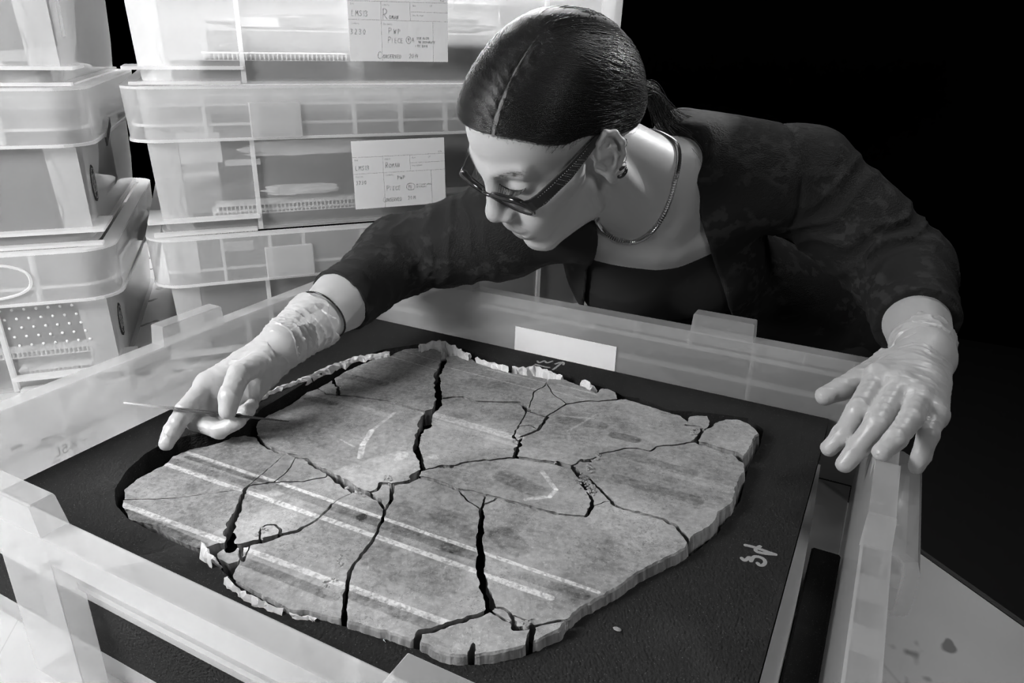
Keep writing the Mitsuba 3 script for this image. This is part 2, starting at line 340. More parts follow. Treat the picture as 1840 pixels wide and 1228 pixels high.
# ------------------------------------------------------------------ black foam with its cut-out
def pix(crop, pts, s=4.381):
    o = {1: (200, 760), 2: (440, 610), 3: (740, 620), 4: (1000, 700), 5: (580, 840), 6: (860, 840), 7: (360, 960), 8: (700, 1000)}[crop]
    return [(o[0] + x / s, o[1] + y / s) for x, y in pts]
FZ, FB = -0.006, 0.028    # top of the painted plaster: it lies a little tilted, z = FZ + FB * x
def on_top(u, v):
    r = RM @ np.array([(u - 920) / FL, 1, (614 - v) / FL]); n = np.array([-FB, 0, 1.0]); return CAM + r * ((FZ - CAM @ n) / (r @ n))
def plan(px, z=None): return np.array([(on_top(u, v) if z is None else atz(u, v, z))[:2] for u, v in px])
outline_px = (pix(1, [(90, 600), (100, 520), (180, 450), (270, 395), (350, 360), (435, 310), (480, 260), (560, 225), (650, 195), (760, 175), (870, 145), (960, 105), (1060, 92), (1130, 108)])
    + pix(2, [(98, 752), (85, 690), (110, 640), (180, 600), (260, 565), (330, 530), (390, 495), (450, 445), (490, 415), (560, 395), (620, 360), (690, 325), (720, 300), (780, 260), (900, 205), (1000, 165), (1120, 140), (1180, 110), (1255, 80), (1340, 72), (1420, 70), (1500, 82), (1560, 110)])
    + pix(3, [(265, 100), (300, 90), (380, 80), (470, 110), (500, 140), (620, 180), (720, 205), (800, 230), (940, 245), (1080, 270), (1200, 275), (1300, 315), (1400, 360), (1450, 385), (1490, 345), (1540, 345), (1605, 375), (1612, 425)])
    + pix(4, [(500, 75), (545, 75), (640, 105), (760, 140), (830, 165), (900, 185), (970, 205), (1022, 240), (1030, 262), (1045, 210), (1110, 200), (1185, 205), (1207, 245), (1200, 288), (1222, 286), (1270, 255), (1340, 237), (1430, 240), (1510, 270), (1580, 325), (1585, 350), (1550, 385), (1530, 440), (1495, 495), (1468, 540), (1474, 640), (1440, 690), (1400, 790), (1388, 870), (1320, 930), (1270, 965), (1240, 1040), (1150, 1110)])
    + pix(6, [(1800, 470), (1700, 525), (1650, 590), (1635, 625), (1540, 680), (1400, 745), (1300, 800), (1190, 872), (1050, 965), (900, 1045), (780, 1115)])
    + pix(8, [(1400, 500), (1320, 580), (1240, 620), (1150, 655), (1105, 690), (1000, 720), (880, 745), (760, 765), (640, 780), (530, 775), (440, 765), (330, 720), (240, 670)])
    + pix(7, [(1700, 840), (1580, 810), (1480, 775), (1300, 722), (1150, 680), (1000, 640), (860, 598), (720, 598), (590, 530), (460, 468), (300, 380), (262, 345), (270, 290), (320, 225)])
    + pix(1, [(1025, 1040), (1005, 1095), (930, 1120), (850, 1085), (822, 1035), (870, 1005), (905, 985), (850, 945), (720, 990), (600, 962), (480, 900), (390, 850), (380, 830), (320, 800), (240, 780), (140, 760), (110, 690), (85, 640)]))
outline = Polygon(plan(outline_px)).buffer(0)
if outline.geom_type != 'Polygon': outline = max(outline.geoms, key=lambda g: g.area)
pocket_px = [(208, 908), (206, 880), (228, 845), (262, 815), (300, 793), (340, 782), (440, 768), (452, 752), (470, 735), (520, 705), (560, 680), (620, 650), (690, 628), (760, 617), (800, 618), (850, 632), (905, 648), (975, 660), (1020, 672), (1062, 690), (1105, 703), (1118, 712), (1150, 716), (1205, 738), (1245, 740), (1295, 745), (1345, 752), (1372, 772), (1366, 800), (1345, 840), (1330, 900), (1290, 960), (1240, 1000), (1180, 1024), (1090, 1072), (1040, 1106), (990, 1138), (950, 1158), (900, 1171), (850, 1177), (800, 1172), (740, 1155), (700, 1135), (640, 1112), (570, 1103), (500, 1088), (440, 1060), (415, 1040), (385, 1014), (355, 994), (310, 974), (262, 950), (230, 932)]
pocket = Polygon(plan(pocket_px, 0.0)).buffer(.002).buffer(-.002).union(outline.buffer(0.0012)).buffer(.004).buffer(-.004)
FX0, FX1, FY0, FY1 = 0.0, 0.7005, -0.6215, 0.0
slab = sbox(FX0, FY0, FX1, FY1)
def rough_poly(p, step, amp, seed):
    """The polygon's outline resampled and jittered by noise."""
    def ring(c):
        l = LineString(c); n = max(8, int(l.length / step)); q = np.array([l.interpolate(i / n, normalized=True).coords[0] for i in range(n)])
        d = np.roll(q, -1, 0) - np.roll(q, 1, 0); d /= np.linalg.norm(d, axis=1, keepdims=True) + 1e-12
        h = meshkit.fbm(np.column_stack([q * 220, np.full(n, seed)]), 3, seed) - .5
        return q + np.column_stack([d[:, 1], -d[:, 0]]) * h[:, None] * 2 * amp
    return Polygon(ring(p.exterior.coords)).buffer(0)
pocket_r = rough_poly(pocket, .003, .0006, 3)
fk = add('black_foam_sheet', prism(slab.difference(pocket_r), -0.0298, 0.0), 'mat_foam', None, label='black foam sheet with a cut-out that holds the cracked wall painting', cat='foam')
add('pocket_floor', prism(slab.buffer(-.001), -0.0550, -0.0300), 'mat_foam', fk)
add('foam_base', bbox(FX0 + .004, FX1 - .004, FY0 + .006, FY1 - .003, BZ + .0032, -0.0552, .001), 'mat_dark_foam', fk, label='lower block of dark foam under the cut sheet')
# board edge and packing strip between the foam and the right wall
bd = [np.array([[.7012, y, -.0090], [.7012 + w, y, -.0090], [.7012 + w, y, -.070], [.7012, y, -.070]]) for y, w in ((-.10, .0025), (-.20, .0075), (-.32, .0112), (-.615, .0120))]
n4 = 4; vb = np.vstack(bd); fb = []
for a in range(3):
    for b in range(4):
        q = [a * 4 + b, a * 4 + (b + 1) % 4, (a + 1) * 4 + (b + 1) % 4, (a + 1) * 4 + b]; fb += [[q[0], q[1], q[2]], [q[0], q[2], q[3]]]
fb += [[0, 2, 1], [0, 3, 2], [12, 13, 14], [12, 14, 15]]
add('grey_plastic_board', (vb, np.array(fb)), 'mat_board_grey', None, label='grey plastic board standing on edge beside the black foam', cat='board')
add('foam_packing_strip', bbox(.7135, .7405, -.615, -.2, BZ + .0034, -.046, .002), 'mat_foam', None, label='narrow strip of black packing foam along the right wall of the open box', cat='foam')

# ------------------------------------------------------------------ chalk marks on the foam
def stroke(px, z, w, lift=.0004):
    p = np.array([[*atz(u, v, z)[:2], z] for u, v in px]); p = spline(p, max(6, 4 * len(p))) if len(p) > 2 else p
    l = LineString(p[:, :2]).buffer(w / 2, cap_style=1); return prism(l, z + .0001, z + lift)
def spx(pts, o, s): return [(o[0] + x / s, o[1] + y / s) for x, y in pts]
m34 = [spx(p, (1240, 828), 3.067) for p in ([(305, 468), (340, 476), (385, 490), (470, 520)], [(385, 475), (366, 502), (420, 515), (470, 519)], [(285, 540), (300, 552), (318, 540), (325, 535), (335, 555), (345, 538), (375, 532), (405, 545), (412, 568), (392, 580), (372, 568)])]
m31 = [spx(p, (740, 620), 4.381) for p in ([(990, 130), (1005, 142), (1030, 132), (1045, 128), (1060, 142), (1085, 138), (1105, 130)], [(975, 155), (1010, 165), (1050, 175), (1082, 180)], [(1112, 196), (1140, 175), (1180, 142)], [(1130, 152), (1160, 142), (1182, 138), (1192, 158)])]
add('chalk_mark', cat_([stroke(q, 0, .0034) for q in m34]), 'mat_chalk', fk, label='hand-drawn pale 3 and arrow on the foam at the right')
add('chalk_mark', cat_([stroke(q, 0, .0032) for q in m31]), 'mat_chalk', fk, label='hand-drawn pale 3 and arrow on the foam by the white label')

# ------------------------------------------------------------------ the painted wall plaster, broken into fragments
W = .00060
cracks = [  # (crop, points, width in mm at the ends)
    (1, [(1130, 90), (1190, 165), (1260, 205), (1370, 245), (1440, 260), (1520, 290), (1600, 340), (1690, 395), (1780, 440), (1840, 480)], 1.6, 3.6),
    (5, [(0, 20), (100, 80), (180, 135), (260, 180)], 3.2, 8), (5, [(255, 178), (340, 205), (430, 250), (490, 330)], 5, 1.8),
    (1, [(60, 603), (300, 600), (500, 590), (700, 565), (900, 540), (1060, 510)], 1.1, .5),
    (1, [(1370, 245), (1180, 410), (1060, 510)], .6, 1.6), (1, [(1060, 510), (1010, 640), (1000, 690), (950, 780), (930, 860), (940, 1000)], 2.5, 7),
    (1, [(860, 962), (950, 975), (1060, 955), (1180, 935)], 6, 5), (1, [(1180, 935), (1330, 890), (1460, 850), (1600, 780), (1740, 640)], 4.5, 1.6),
    (5, [(30, 330), (75, 290), (130, 250), (260, 185)], .8, .8),
    (1, [(1450, 270), (1400, 370), (1280, 470), (1120, 490), (1060, 510)], .5, .5), (1, [(1280, 470), (1500, 465), (1690, 430), (1700, 400)], .5, .7),
    (1, [(1180, 930), (1160, 860), (1210, 797), (1290, 800), (1335, 850), (1320, 892)], 1.0, 1.6),
    (1, [(1020, 980), (1030, 1090)], 1.6, 3), (1, [(1095, 960), (1050, 1070), (1030, 1085)], .8, 1.2),
    (5, [(490, 325), (460, 420), (420, 520), (370, 600), (310, 680), (240, 770), (200, 850), (190, 960), (170, 1060), (165, 1130), (175, 1250)], 1.3, 2.6),
    (2, [(1560, 60), (1570, 130), (1560, 200), (1510, 290), (1525, 400), (1530, 480), (1500, 550), (1450, 580)], 5, 5.5), (2, [(1450, 570), (1410, 680)], 6, 12), (2, [(1410, 660), (1370, 750), (1345, 850), (1385, 960), (1405, 1020)], 4.5, 3), (2, [(1405, 1020), (1350, 1070), (1340, 1085)], 1, 6),
    (2, [(570, 385), (650, 430), (740, 440), (880, 455), (1000, 470), (1130, 490), (1290, 540), (1455, 577)], 1.0, 2.2), (2, [(680, 310), (735, 380), (735, 440)], 2.2, 3.4),
    (2, [(770, 590), (760, 680), (730, 800), (725, 900), (712, 1000)], .4, .5),
    (5, [(735, 75), (670, 115), (550, 135), (450, 125), (430, 180), (340, 205)], 3.2, 1.6), (5, [(550, 130), (545, 250), (490, 330)], 2.6, 1.1),
    (5, [(735, 75), (820, 85), (930, 120), (1060, 175), (1180, 190), (1270, 215), (1380, 240), (1500, 280), (1700, 325), (1840, 370)], 1.8, 1.2),
    (6, [(150, 240), (420, 315), (620, 365), (760, 380), (840, 385), (880, 330), (900, 260), (850, 150), (820, 90)], 1.2, 2.4),
    (5, [(1270, 215), (1260, 290), (1245, 340)], .9, 1.2), (5, [(1245, 340), (1250, 420), (1230, 570), (1250, 690), (1240, 800), (1270, 940), (1315, 1080), (1322, 1110)], 2.4, 4.6), (5, [(1065, 175), (1120, 240), (1245, 327)], .8, .9), (5, [(1380, 240), (1345, 262), (1262, 290)], .7, .7),
    (8, [(790, 395), (772, 440), (700, 465), (560, 515), (400, 560), (240, 610), (195, 690)], 1.6, 3.0),
    (8, [(780, 440), (850, 462), (970, 530), (990, 575), (1130, 555), (1100, 700)], .8, 3.0), (8, [(790, 395), (890, 405), (970, 475), (985, 570)], 1.2, 2.6), (8, [(970, 470), (1060, 500), (1140, 548)], 1.0, 1.6), (8, [(1130, 552), (1260, 520), (1420, 495)], .9, 1.2),
    (8, [(660, 690), (640, 740), (630, 820)], 1.0, 3.5),
    (3, [(230, 425), (290, 415), (400, 410), (500, 445), (700, 450), (850, 450), (910, 490), (920, 525), (1050, 570), (1080, 550), (1220, 465), (1400, 440), (1460, 445), (1640, 428)], 1.2, 1.6), (3, [(845, 452), (880, 470), (915, 520)], 2.5, 3.5),
    (3, [(1082, 255), (1050, 320), (960, 370), (940, 450), (922, 500)], 1.6, .7), (3, [(1065, 310), (1110, 390), (1222, 465)], .8, 1.0),
    (3, [(1065, 570), (990, 670), (870, 720), (850, 760), (810, 885)], 2.4, 3.2), (3, [(905, 510), (888, 560), (840, 640), (800, 720), (850, 765)], .6, 1.4), (3, [(838, 640), (920, 630), (985, 660)], .6, .6),
    (3, [(85, 990), (220, 955), (320, 955), (450, 915), (600, 905), (810, 882), (960, 905), (1150, 930), (1280, 970), (1340, 1050), (1380, 1100)], 1.0, 3.8), (3, [(225, 958), (315, 958)], 3.5, 3.0),
    (4, [(110, 606), (190, 560), (290, 545), (350, 500), (430, 490), (540, 462), (640, 465), (740, 485), (800, 445), (960, 432), (1085, 408)], 1.2, 1.8), (4, [(195, 558), (265, 568)], 4.0, 3.5),
    (4, [(1085, 408), (1115, 370), (1145, 325), (1150, 300), (1090, 285), (1015, 278)], 3.2, 2.0), (4, [(1150, 320), (1190, 300), (1215, 280)], 2.2, 2.5), (4, [(1085, 408), (1200, 440), (1300, 480), (1400, 500), (1480, 560)], 2.2, 5.5),
    (4, [(0, 570), (130, 610), (180, 670), (210, 740), (290, 805)], 2.2, 5), (4, [(180, 670), (250, 690), (340, 790), (430, 870), (440, 900), (530, 945), (700, 985), (830, 1020), (930, 1070), (1000, 1140), (1052, 1215)], 1.6, 2.0),
    (6, [(1600, 515), (1662, 590), (1635, 670)], 2.2, 2.0), (6, [(860, 325), (920, 295), (1000, 270), (1042, 268)], .9, .9),
]
cuts = []
for i, (cr, pts, w0, w1) in enumerate(cracks):
    l = LineString(plan(pix(cr, pts))); n = max(4, int(l.length / .0016)); s = np.linspace(0, 1, n + 1)
    q = np.array([l.interpolate(x, normalized=True).coords[0] for x in s])
    d = np.gradient(q, axis=0); d /= np.linalg.norm(d, axis=1, keepdims=True) + 1e-12; nn = np.column_stack([d[:, 1], -d[:, 0]])
    h = meshkit.fbm(np.column_stack([q * 170, np.full(n + 1, i * 3.1)]), 4, 11) - .5
    w = np.maximum(1.25 * (w0 + (w1 - w0) * s), .95) * .5e-3 * (.65 + .9 * meshkit.fbm(np.column_stack([q * 120, np.full(n + 1, 50 + i)]), 2, 5))
    q = q + nn * (h * 2 * min(.0030, .0014 + .2e-3 * (w0 + w1)))[:, None]
    for a in range(n):
        cuts.append(Polygon([*(q[a:a + 2] + nn[a:a + 2] * w[a:a + 2, None]), *(q[a:a + 2] - nn[a:a + 2] * w[a:a + 2, None])[::-1]]).buffer(.00008, join_style=2, quad_segs=1))
    cuts += [Point(*q[a]).buffer(w[a], quad_segs=2) for a in range(n + 1)]
outline_r = rough_poly(outline, .0022, .0016, 9)
pieces = outline_r.difference(unary_union(cuts))
pieces = sorted([g for g in getattr(pieces, 'geoms', [pieces]) if g.area > 2.2e-5], key=lambda g: -g.area)
def seg_px(a, b, w, v, z=None):
    p, q = plan([a, b], z); return (p[0], p[1], q[0], q[1], w, v)
STRIPES = [seg_px((335, 811), (1075, 1064), .0020, .20), seg_px((298, 833), (990, 1074), .0029, .19), seg_px((216, 905), (810, 1123), .0030, .17),
    seg_px((765, 741), (932, 787), .0062, .12), seg_px((765, 752), (932, 800), .0040, .05), seg_px((806, 661), (972, 703), .0013, .10), seg_px((877, 664), (982, 688), .0010, .12), seg_px((1002, 691), (1071, 709), .0016, .10), seg_px((991, 702), (1062, 721), .0014, .08),
    seg_px((698, 640), (791, 667), .0014, .12), seg_px((721, 630), (791, 651), .0007, .12), seg_px((550, 704), (700, 748), .0050, .06),
    seg_px((709, 742), (668, 774), .0022, .12), seg_px((668, 774), (652, 799), .0032, .20), seg_px((652, 799), (647, 822), .0032, .18), seg_px((612, 790), (636, 803), .0012, .13),
    seg_px((974, 847), (999, 879), .0026, .14), seg_px((999, 879), (988, 892), .0024, .16), seg_px((988, 892), (945, 897), .0024, .13),
    seg_px((1071, 745), (1021, 775), .0016, .07), seg_px((1021, 775), (1023, 790), .0016, .06), seg_px((1165, 838), (1310, 880), .0070, .05), seg_px((1015, 748), (1066, 752), .0018, .06),
    seg_px((335, 820), (480, 868), .0026, -.07), seg_px((484, 870), (650, 930), .0052, -.055), seg_px((650, 930), (860, 1003), .0055, -.06), seg_px((300, 824), (480, 880), .0045, -.05),
    seg_px((225, 920), (365, 982), .0046, -.075), seg_px((440, 1010), (600, 1074), .0050, -.085), seg_px((625, 1065), (770, 1122), .0060, -.085), seg_px((925, 1030), (1050, 1070), .0050, -.05),
    seg_px((1110, 860), (1250, 900), .0080, -.05), seg_px((1105, 782), (1140, 790), .0075, -.10), seg_px((480, 700), (600, 725), .0060, -.06), seg_px((905, 855), (960, 880), .0110, -.06), seg_px((1010, 755), (1080, 765), .0090, -.05), seg_px((1120, 815), (1240, 850), .0080, -.045), seg_px((800, 930), (860, 960), .0130, -.035), seg_px((900, 960), (930, 985), .0120, -.05), seg_px((600, 672), (690, 690), .0070, -.05), seg_px((680, 1000), (800, 1060), .0160, -.03)]
BLOBS = [(721, 820, .0105, .14), (780, 822, .008, .12), (1130, 930, .045, .07), (990, 950, .035, .03), (620, 1060, .03, .05), (540, 1065, .035, .05), (1180, 1000, .04, .07), (1240, 900, .035, .03), (720, 850, .03, .03), (900, 1130, .03, .02), (480, 920, .05, .05), (350, 880, .06, .05), (700, 1115, .03, .07), (1100, 760, .03, -.03), (800, 880, .02, -.02)]
def plaster_color(p, n, uv):
    wx = p.x + .004 * (mikit.noise(p.x * 60, p.y * 60) - .5); wy = p.y + .004 * (mikit.noise(p.x * 60, p.y * 60, 5.0) - .5)
    big = mikit.fbm(p.x * 16, p.y * 16, 1.0, 4); fine = mikit.fbm(p.x * 260, p.y * 260, 2.0, 3); mid = mikit.fbm(p.x * 70, p.y * 70, 7.0, 3)
    worn = mikit.smoothstep(.28, .60, mikit.fbm(p.x * 420, p.y * 420, 4.0, 3))
    v = .275 + .28 * (big - .5) + .09 * (mid - .5) + .16 * (fine - .5)
    for x0, y0, x1, y1, w, a in STRIPES:
        L2 = (x1 - x0) ** 2 + (y1 - y0) ** 2
        h = dr.clip(((p.x - x0) * (x1 - x0) + (p.y - y0) * (y1 - y0)) / L2, 0, 1)
        d = dr.sqrt(dr.square(p.x - x0 - h * (x1 - x0)) + dr.square(p.y - y0 - h * (y1 - y0))) + .0012 * (mid - .5)
        v = v + 1.5 * a * (1 - mikit.smoothstep(w * .8, w * 1.12 + .0003, d)) * ((.35 + .65 * worn) if a > 0 else 1.0)
    for u, vv, r, a in BLOBS:
        c = on_top(u, vv); d = dr.sqrt(dr.square(wx - c[0]) + dr.square(wy - c[1])) / r + .5 * (mid - .5)
        v = v + a * (1 - mikit.smoothstep(.55, 1.05, d)) * (.5 + worn * .7)
    pit = mikit.smoothstep(.64, .78, mikit.fbm(p.x * 800, p.y * 800, 12.0, 3)) * mikit.smoothstep(.42, .6, mikit.fbm(p.x * 45, p.y * 45, 15.0, 2)); spk = mikit.smoothstep(.70, .80, mikit.fbm(p.x * 900, p.y * 900, 22.0, 2)); streak = mikit.fbm(p.x * 60 + p.y * 20, p.y * 420 - p.x * 60, 31.0, 3) - .5
    v = v * (1 - .32 * pit) + .08 * spk + .07 * streak
    side = 1 - mikit.smoothstep(.5, .9, dr.abs(n.z))
    v = dr.select(side > .5, .26 + .30 * (fine - .5) + .2 * (mid - .5), v)
    return mi.Color3f(dr.clip(v, .03, .8))
def plaster_bump(p, n, uv):
    return .8 * mikit.fbm(p.x * 190, p.y * 190, p.z * 190, 3) + .5 * mikit.smoothstep(.5, .75, mikit.fbm(p.x * 40, p.y * 40, p.z * 60, 4)) + .3 * mikit.noise(p.x * 900, p.y * 900, p.z * 900)
bumped('mat_plaster', mikit.proc(plaster_color), plaster_bump, .0012, .85, .2, eps=4e-4)
fresco = thing('broken_wall_painting', 'large cracked slab of painted Roman wall plaster with pale stripes, lying in the black foam', 'wall painting')
edge_line = outline_r.exterior
def fragment(g, i):
    ring = np.array(g.exterior.coords)[:-1]
    l = LineString(np.vstack([ring, ring[:1]])); n = max(14, int(l.length / .0016))
    q = np.array([l.interpolate(k / n, normalized=True).coords[0] for k in range(n)])
    if Polygon(q).exterior.is_ccw is False: q = q[::-1]
    if not Polygon(q).is_valid: q = ring if g.exterior.is_ccw else ring[::-1]
    n = len(q)
    d = np.roll(q, -1, 0) - np.roll(q, 1, 0); d /= np.linalg.norm(d, axis=1, keepdims=True) + 1e-12
    out = np.column_stack([d[:, 1], -d[:, 0]])
    ed = np.array([edge_line.distance(Point(*a)) < .0009 for a in q]).astype(float)
    ed = np.convolve(np.r_[ed[-3:], ed, ed[:3]], np.ones(5) / 5, 'same')[3:-3]
    h = meshkit.fbm(np.column_stack([q * 200, np.full(n, i * 1.7)]), 3, 4)
    sgn = np.where(q[:, 1] < -.33, 1.0, .45)
    top = q - out * (.0002 + .0009 * h)[:, None]
    if not Polygon(top).is_valid: top = q
    tilt = rng.normal(0, .004, 2); c = q.mean(0); z = FZ + FB * q[:, 0] + .0004 * rng.normal() + np.clip((q - c) @ tilt, -.0012, .0012)
    # rough relief along the crack edges
    flare = (ed * np.where((q[:, 0] > .30) & (q[:, 1] < -.62 + .9 * (q[:, 0] - .22)) | (q[:, 0] > .62), .0030, -.0045) * (.6 + .8 * h))[:, None]
    und = ((1 - ed) * (.0012 + .0014 * h))[:, None]
    r1 = q + out * (flare * .25 - und)
    r2 = q + out * (flare * .8 - und * 1.5) + out * (.0008 * (meshkit.noise(np.column_stack([q * 500, np.full(n, 7.7)]), 3) - .5))[:, None]
    r3 = q + out * (flare - und * 1.2)
    rings = [np.column_stack([top, z]), np.column_stack([r1, z - .0010 - .0012 * h]), np.column_stack([r2, z - .012]), np.column_stack([r3, z - .022])]
    pv, pf = trimesh.creation.triangulate_polygon(Polygon(top), engine='earcut')
    idx = cKDTree(top).query(pv)[1]
    side_v, side_f = loft(rings[::-1])
    off = 3 * n
    v = side_v; f = np.vstack([side_f, off + idx[pf]])
    return v, f
names = {}
for i, g in enumerate(pieces):
    try: m = fragment(g, i)
    except Exception as e: print('fragment', i, e); continue
    add('fragment', m, 'mat_plaster', fresco)
# crumbs of broken plaster in the widest cracks
crumbs = []
for (u, v, n, sp) in ((1050, 862, 26, 12), (1060, 880, 20, 12), (1060, 845, 14, 10), (1245, 778, 12, 8), (640, 885, 14, 16), (700, 860, 10, 12), (930, 790, 10, 8), (470, 965, 8, 14), (950, 1120, 8, 12), (612, 1010, 10, 12), (590, 1050, 10, 10), (1075, 822, 14, 12)):
    for k in range(n):
        c = on_top(u + rng.normal() * sp * .5, v + rng.normal() * sp * .5); s = trimesh.creation.icosphere(1, 1.0)
        q = np.array(s.vertices) * (.0007 + .0014 * rng.random() ** 2) * (1 + .35 * rng.normal(size=(len(s.vertices), 1)).clip(-1, 1)) * [1.2, 1, .8]
        crumbs.append((q + [c[0], c[1], c[2] - .0002 + .0004 * rng.random()], np.array(s.faces)))
add('crumb', cat_(crumbs), 'mat_plaster', fresco, kind='stuff', label='loose crumbs of plaster along the cracks')
# crumpled white tissue packed round the plaster
def tissue(px, hgt, seed, depth=-.02, n=9, wd=.008, zz=0):
    """A crumpled strip of tissue following a line in the gap between plaster and foam."""
    r2 = np.random.default_rng(seed)
    p = plan(px, 0.003); l = LineString(p); m = max(6, int(l.length / .0045)); q = np.array([l.interpolate(k / m, normalized=True).coords[0] for k in range(m + 1)])
    d = np.gradient(q, axis=0); d /= np.linalg.norm(d, axis=1, keepdims=True); nn = np.column_stack([d[:, 1], -d[:, 0]])
    rows = []
    for a in range(n):
        tt = a / (n - 1) - .5
        w = wd * (1 + .3 * r2.normal(size=m + 1))
        z = hgt * (1 - (2 * abs(tt)) ** 1.6) + depth * (2 * abs(tt)) ** 2 + .010 * (meshkit.fbm(np.column_stack([q * 130, np.full(m + 1, a * .9 + seed)]), 2, seed) - .5) + r2.normal(size=m + 1) * .0007
        rows.append(np.column_stack([q + nn * (tt * 2 * w)[:, None] + r2.normal(size=(m + 1, 2)) * .0012, z]))
    v = np.vstack(rows); f = []
    for a in range(n - 1):
        for b in range(m):
            e = [a * (m + 1) + b, a * (m + 1) + b + 1, (a + 1) * (m + 1) + b + 1, (a + 1) * (m + 1) + b]; f += [[e[0], e[1], e[2]], [e[0], e[2], e[3]]]
    return v, np.array(f)
for px, hg, sd, lab in (([(755, 628), (775, 620), (800, 622), (822, 634), (845, 645)], .010, 1, 'smooth white tissue bulging at the far edge of the broken wall painting'),
        ([(858, 648), (878, 656), (900, 663), (915, 668)], .008, 2, 'small white tissue pieces between the far tissue bulge and the long crumpled tissue'),
        ([(920, 664), (945, 664), (962, 660), (980, 668), (1010, 680)], .006, 3, 'long crumpled white tissue at the far edge in front of the white label'),
        ([(1046, 690), (1056, 696), (1066, 702)], .010, 4, 'tiny folded white tissue corner right of the far tissues'),
        ([(455, 722), (500, 698), (550, 680), (600, 656), (650, 641), (700, 634)], .0045, 5, 'thin white tissue strip along the back left edge of the wall painting'),
        ([(366, 988), (373, 1003), (385, 1014)], .010, 6, 'white tissue points sticking up at the near left corner of the painting'),
        ([(405, 1040), (420, 1056), (450, 1075), (480, 1088), (510, 1098)], .004, 7, 'crumpled white tissue along the near left edge of the painting'),
        ([(520, 1104), (545, 1106), (568, 1110)], .003, 8, 'short white tissue fold right of the crumpled tissue at the near edge'),
        ([(660, 1128), (678, 1138), (692, 1146)], .000, 9, 'small white tissue scrap at the middle of the near edge')):
    add('tissue_paper', tissue(px, hg, sd, wd=.0030, depth=-.004, n=7) if sd == 5 else tissue(px, hg, sd, wd=.0065), 'mat_tissue', None, label=lab, cat='tissue paper')
add('plaster_chip', moved((np.array(trimesh.creation.icosphere(1).vertices) * [.0035, .002, .0012], np.array(trimesh.creation.icosphere(1).faces)), [*atz(1109, 1133, 0)[:2], .0011]), 'mat_plaster', None, label='small pale chip lying on the foam near the front right', cat='chip')
# ------------------------------------------------------------------ stacked boxes behind
BL, BD, BH = 0.82, 0.60, 0.2178
P0 = np.array([-0.251, -0.187, 0.0])
def crate_frame(o, z): return frame(np.array([o[0], o[1], z]), SD, -SN)
SWc = np.array([[1.0, 0, 0]])
def crate(M, label, lugs=False):
    k = thing('storage_box', label, 'storage box', 'closed storage boxes in the two stacks')
    A = lambda nm, m, b, par=None, **q: add(nm, m, b, par or k, M=M, **q)
    z1 = BH - .0012
    ins = lambda d, r, n=6: rrect(d, BL - d, d, BD - d, r, n)
    body = loft([ring3(ins(.020, .036), z1 - .002), ring3(ins(.026, .034), .050), ring3(ins(.030, .034), .004)][::-1])
    A('body', body, 'mat_clear_plastic', smooth=40)
    A('base', prism(Polygon(ins(.031, .033)), .001, .004), 'mat_clear_plastic')
    A('rim', prism(Polygon(ins(0, .046)).difference(Polygon(ins(.0205, .030))), z1 - .0045, z1 - .0012), 'mat_clear_rib')
    sk = loft([ring3(ins(.003, .044), z1 - .076), ring3(ins(.0, .046), z1 - .003)])
    A('rim_skirt', sk, 'mat_clear_plastic', smooth=40)
    A('skirt_lip', prism(Polygon(ins(.0012, .046)).difference(Polygon(ins(.006, .042))), z1 - .0775, z1 - .0735), 'mat_clear_rib')
    A('skirt_ridge', prism(Polygon(ins(.0075, .042)).difference(Polygon(ins(.0105, .040))), z1 - .056, z1 - .0525), 'mat_clear_rib')
    for x in (.13, .217, .28, .395, .485, .575, .665, .72, .783, .87):
        A('rib', bbox(x * BL - .0022, x * BL + .0022, .0042, .0200, z1 - .073, z1 - .005, .0006), 'mat_clear_rib')
    for x in (.13, .3, .5, .7, .87):
        A('rib', bbox(x * BL - .0022, x * BL + .0022, BD - .0200, BD - .0042, z1 - .073, z1 - .005, .0006), 'mat_clear_rib')
    for x0, x1 in ((.205, .295), (.705, .795)):
        A('lug_pocket', bbox(x0 * BL, x1 * BL, -.0035, .0028, z1 - .0745, z1 - .023, .002), 'mat_clear_plastic')
    A('foot_ring', prism(Polygon(ins(.024, .036)).difference(Polygon(ins(.034, .030))), -.0008, .0030), 'mat_clear_plastic')
    for x in (.045, .775):
        A('corner_post', hull([[x - .020, .0205, z1 - .08], [x + .020, .0205, z1 - .08], [x + .020, .0285, .02], [x - .016, .0285, .02], [x - .020, .0225, z1 - .08], [x + .020, .0225, z1 - .08], [x + .020, .0305, .02], [x - .016, .0305, .02]]), 'mat_clear_plastic')
    for xa, xb, xr in ((.010, .205, .205), (.99, .795, .795)):       # foot ledge that turns up into a rib
        a, b = sorted((xa * BL, xb * BL)); c = xr * BL
        led = prism(Polygon([(a, .012), (b, .012), (b, .030), (a + (.04 if xa < .5 else 0), .031), (a + .02, .10), (a, .10)] if xa < .5 else [(a, .012), (b, .012), (b, .10), (b - .02, .10), (b - .04, .031), (a, .030)]), .0195, .0240)
        lo = prism(Polygon([(a + .006, .014), (b - .006, .014), (b - .006, .031), (a + .006, .031)]), -.0004, .0035)
        A('foot_ledge', led, 'mat_clear_rib'); A('foot_ledge', lo, 'mat_clear_rib')
        A('rib', hull([[c - .0032, .0150, z1 - .076], [c + .0032, .0150, z1 - .076], [c + .0032, .0205, z1 - .076], [c - .0032, .0205, z1 - .076], [c - .0032, .0205, .0005], [c + .0032, .0205, .0005], [c + .0032, .030, .0005], [c - .0032, .030, .0005]]), 'mat_clear_rib')
    for x in (BL - .021, ):                                            # badge recess and ribs on the right end
        for y in (.13, .30, .47):
            A('rib', bbox(x + .001, BL - .0042, y - .0018, y + .0018, z1 - .073, z1 - .005, .0006), 'mat_clear_rib')
    return k, A
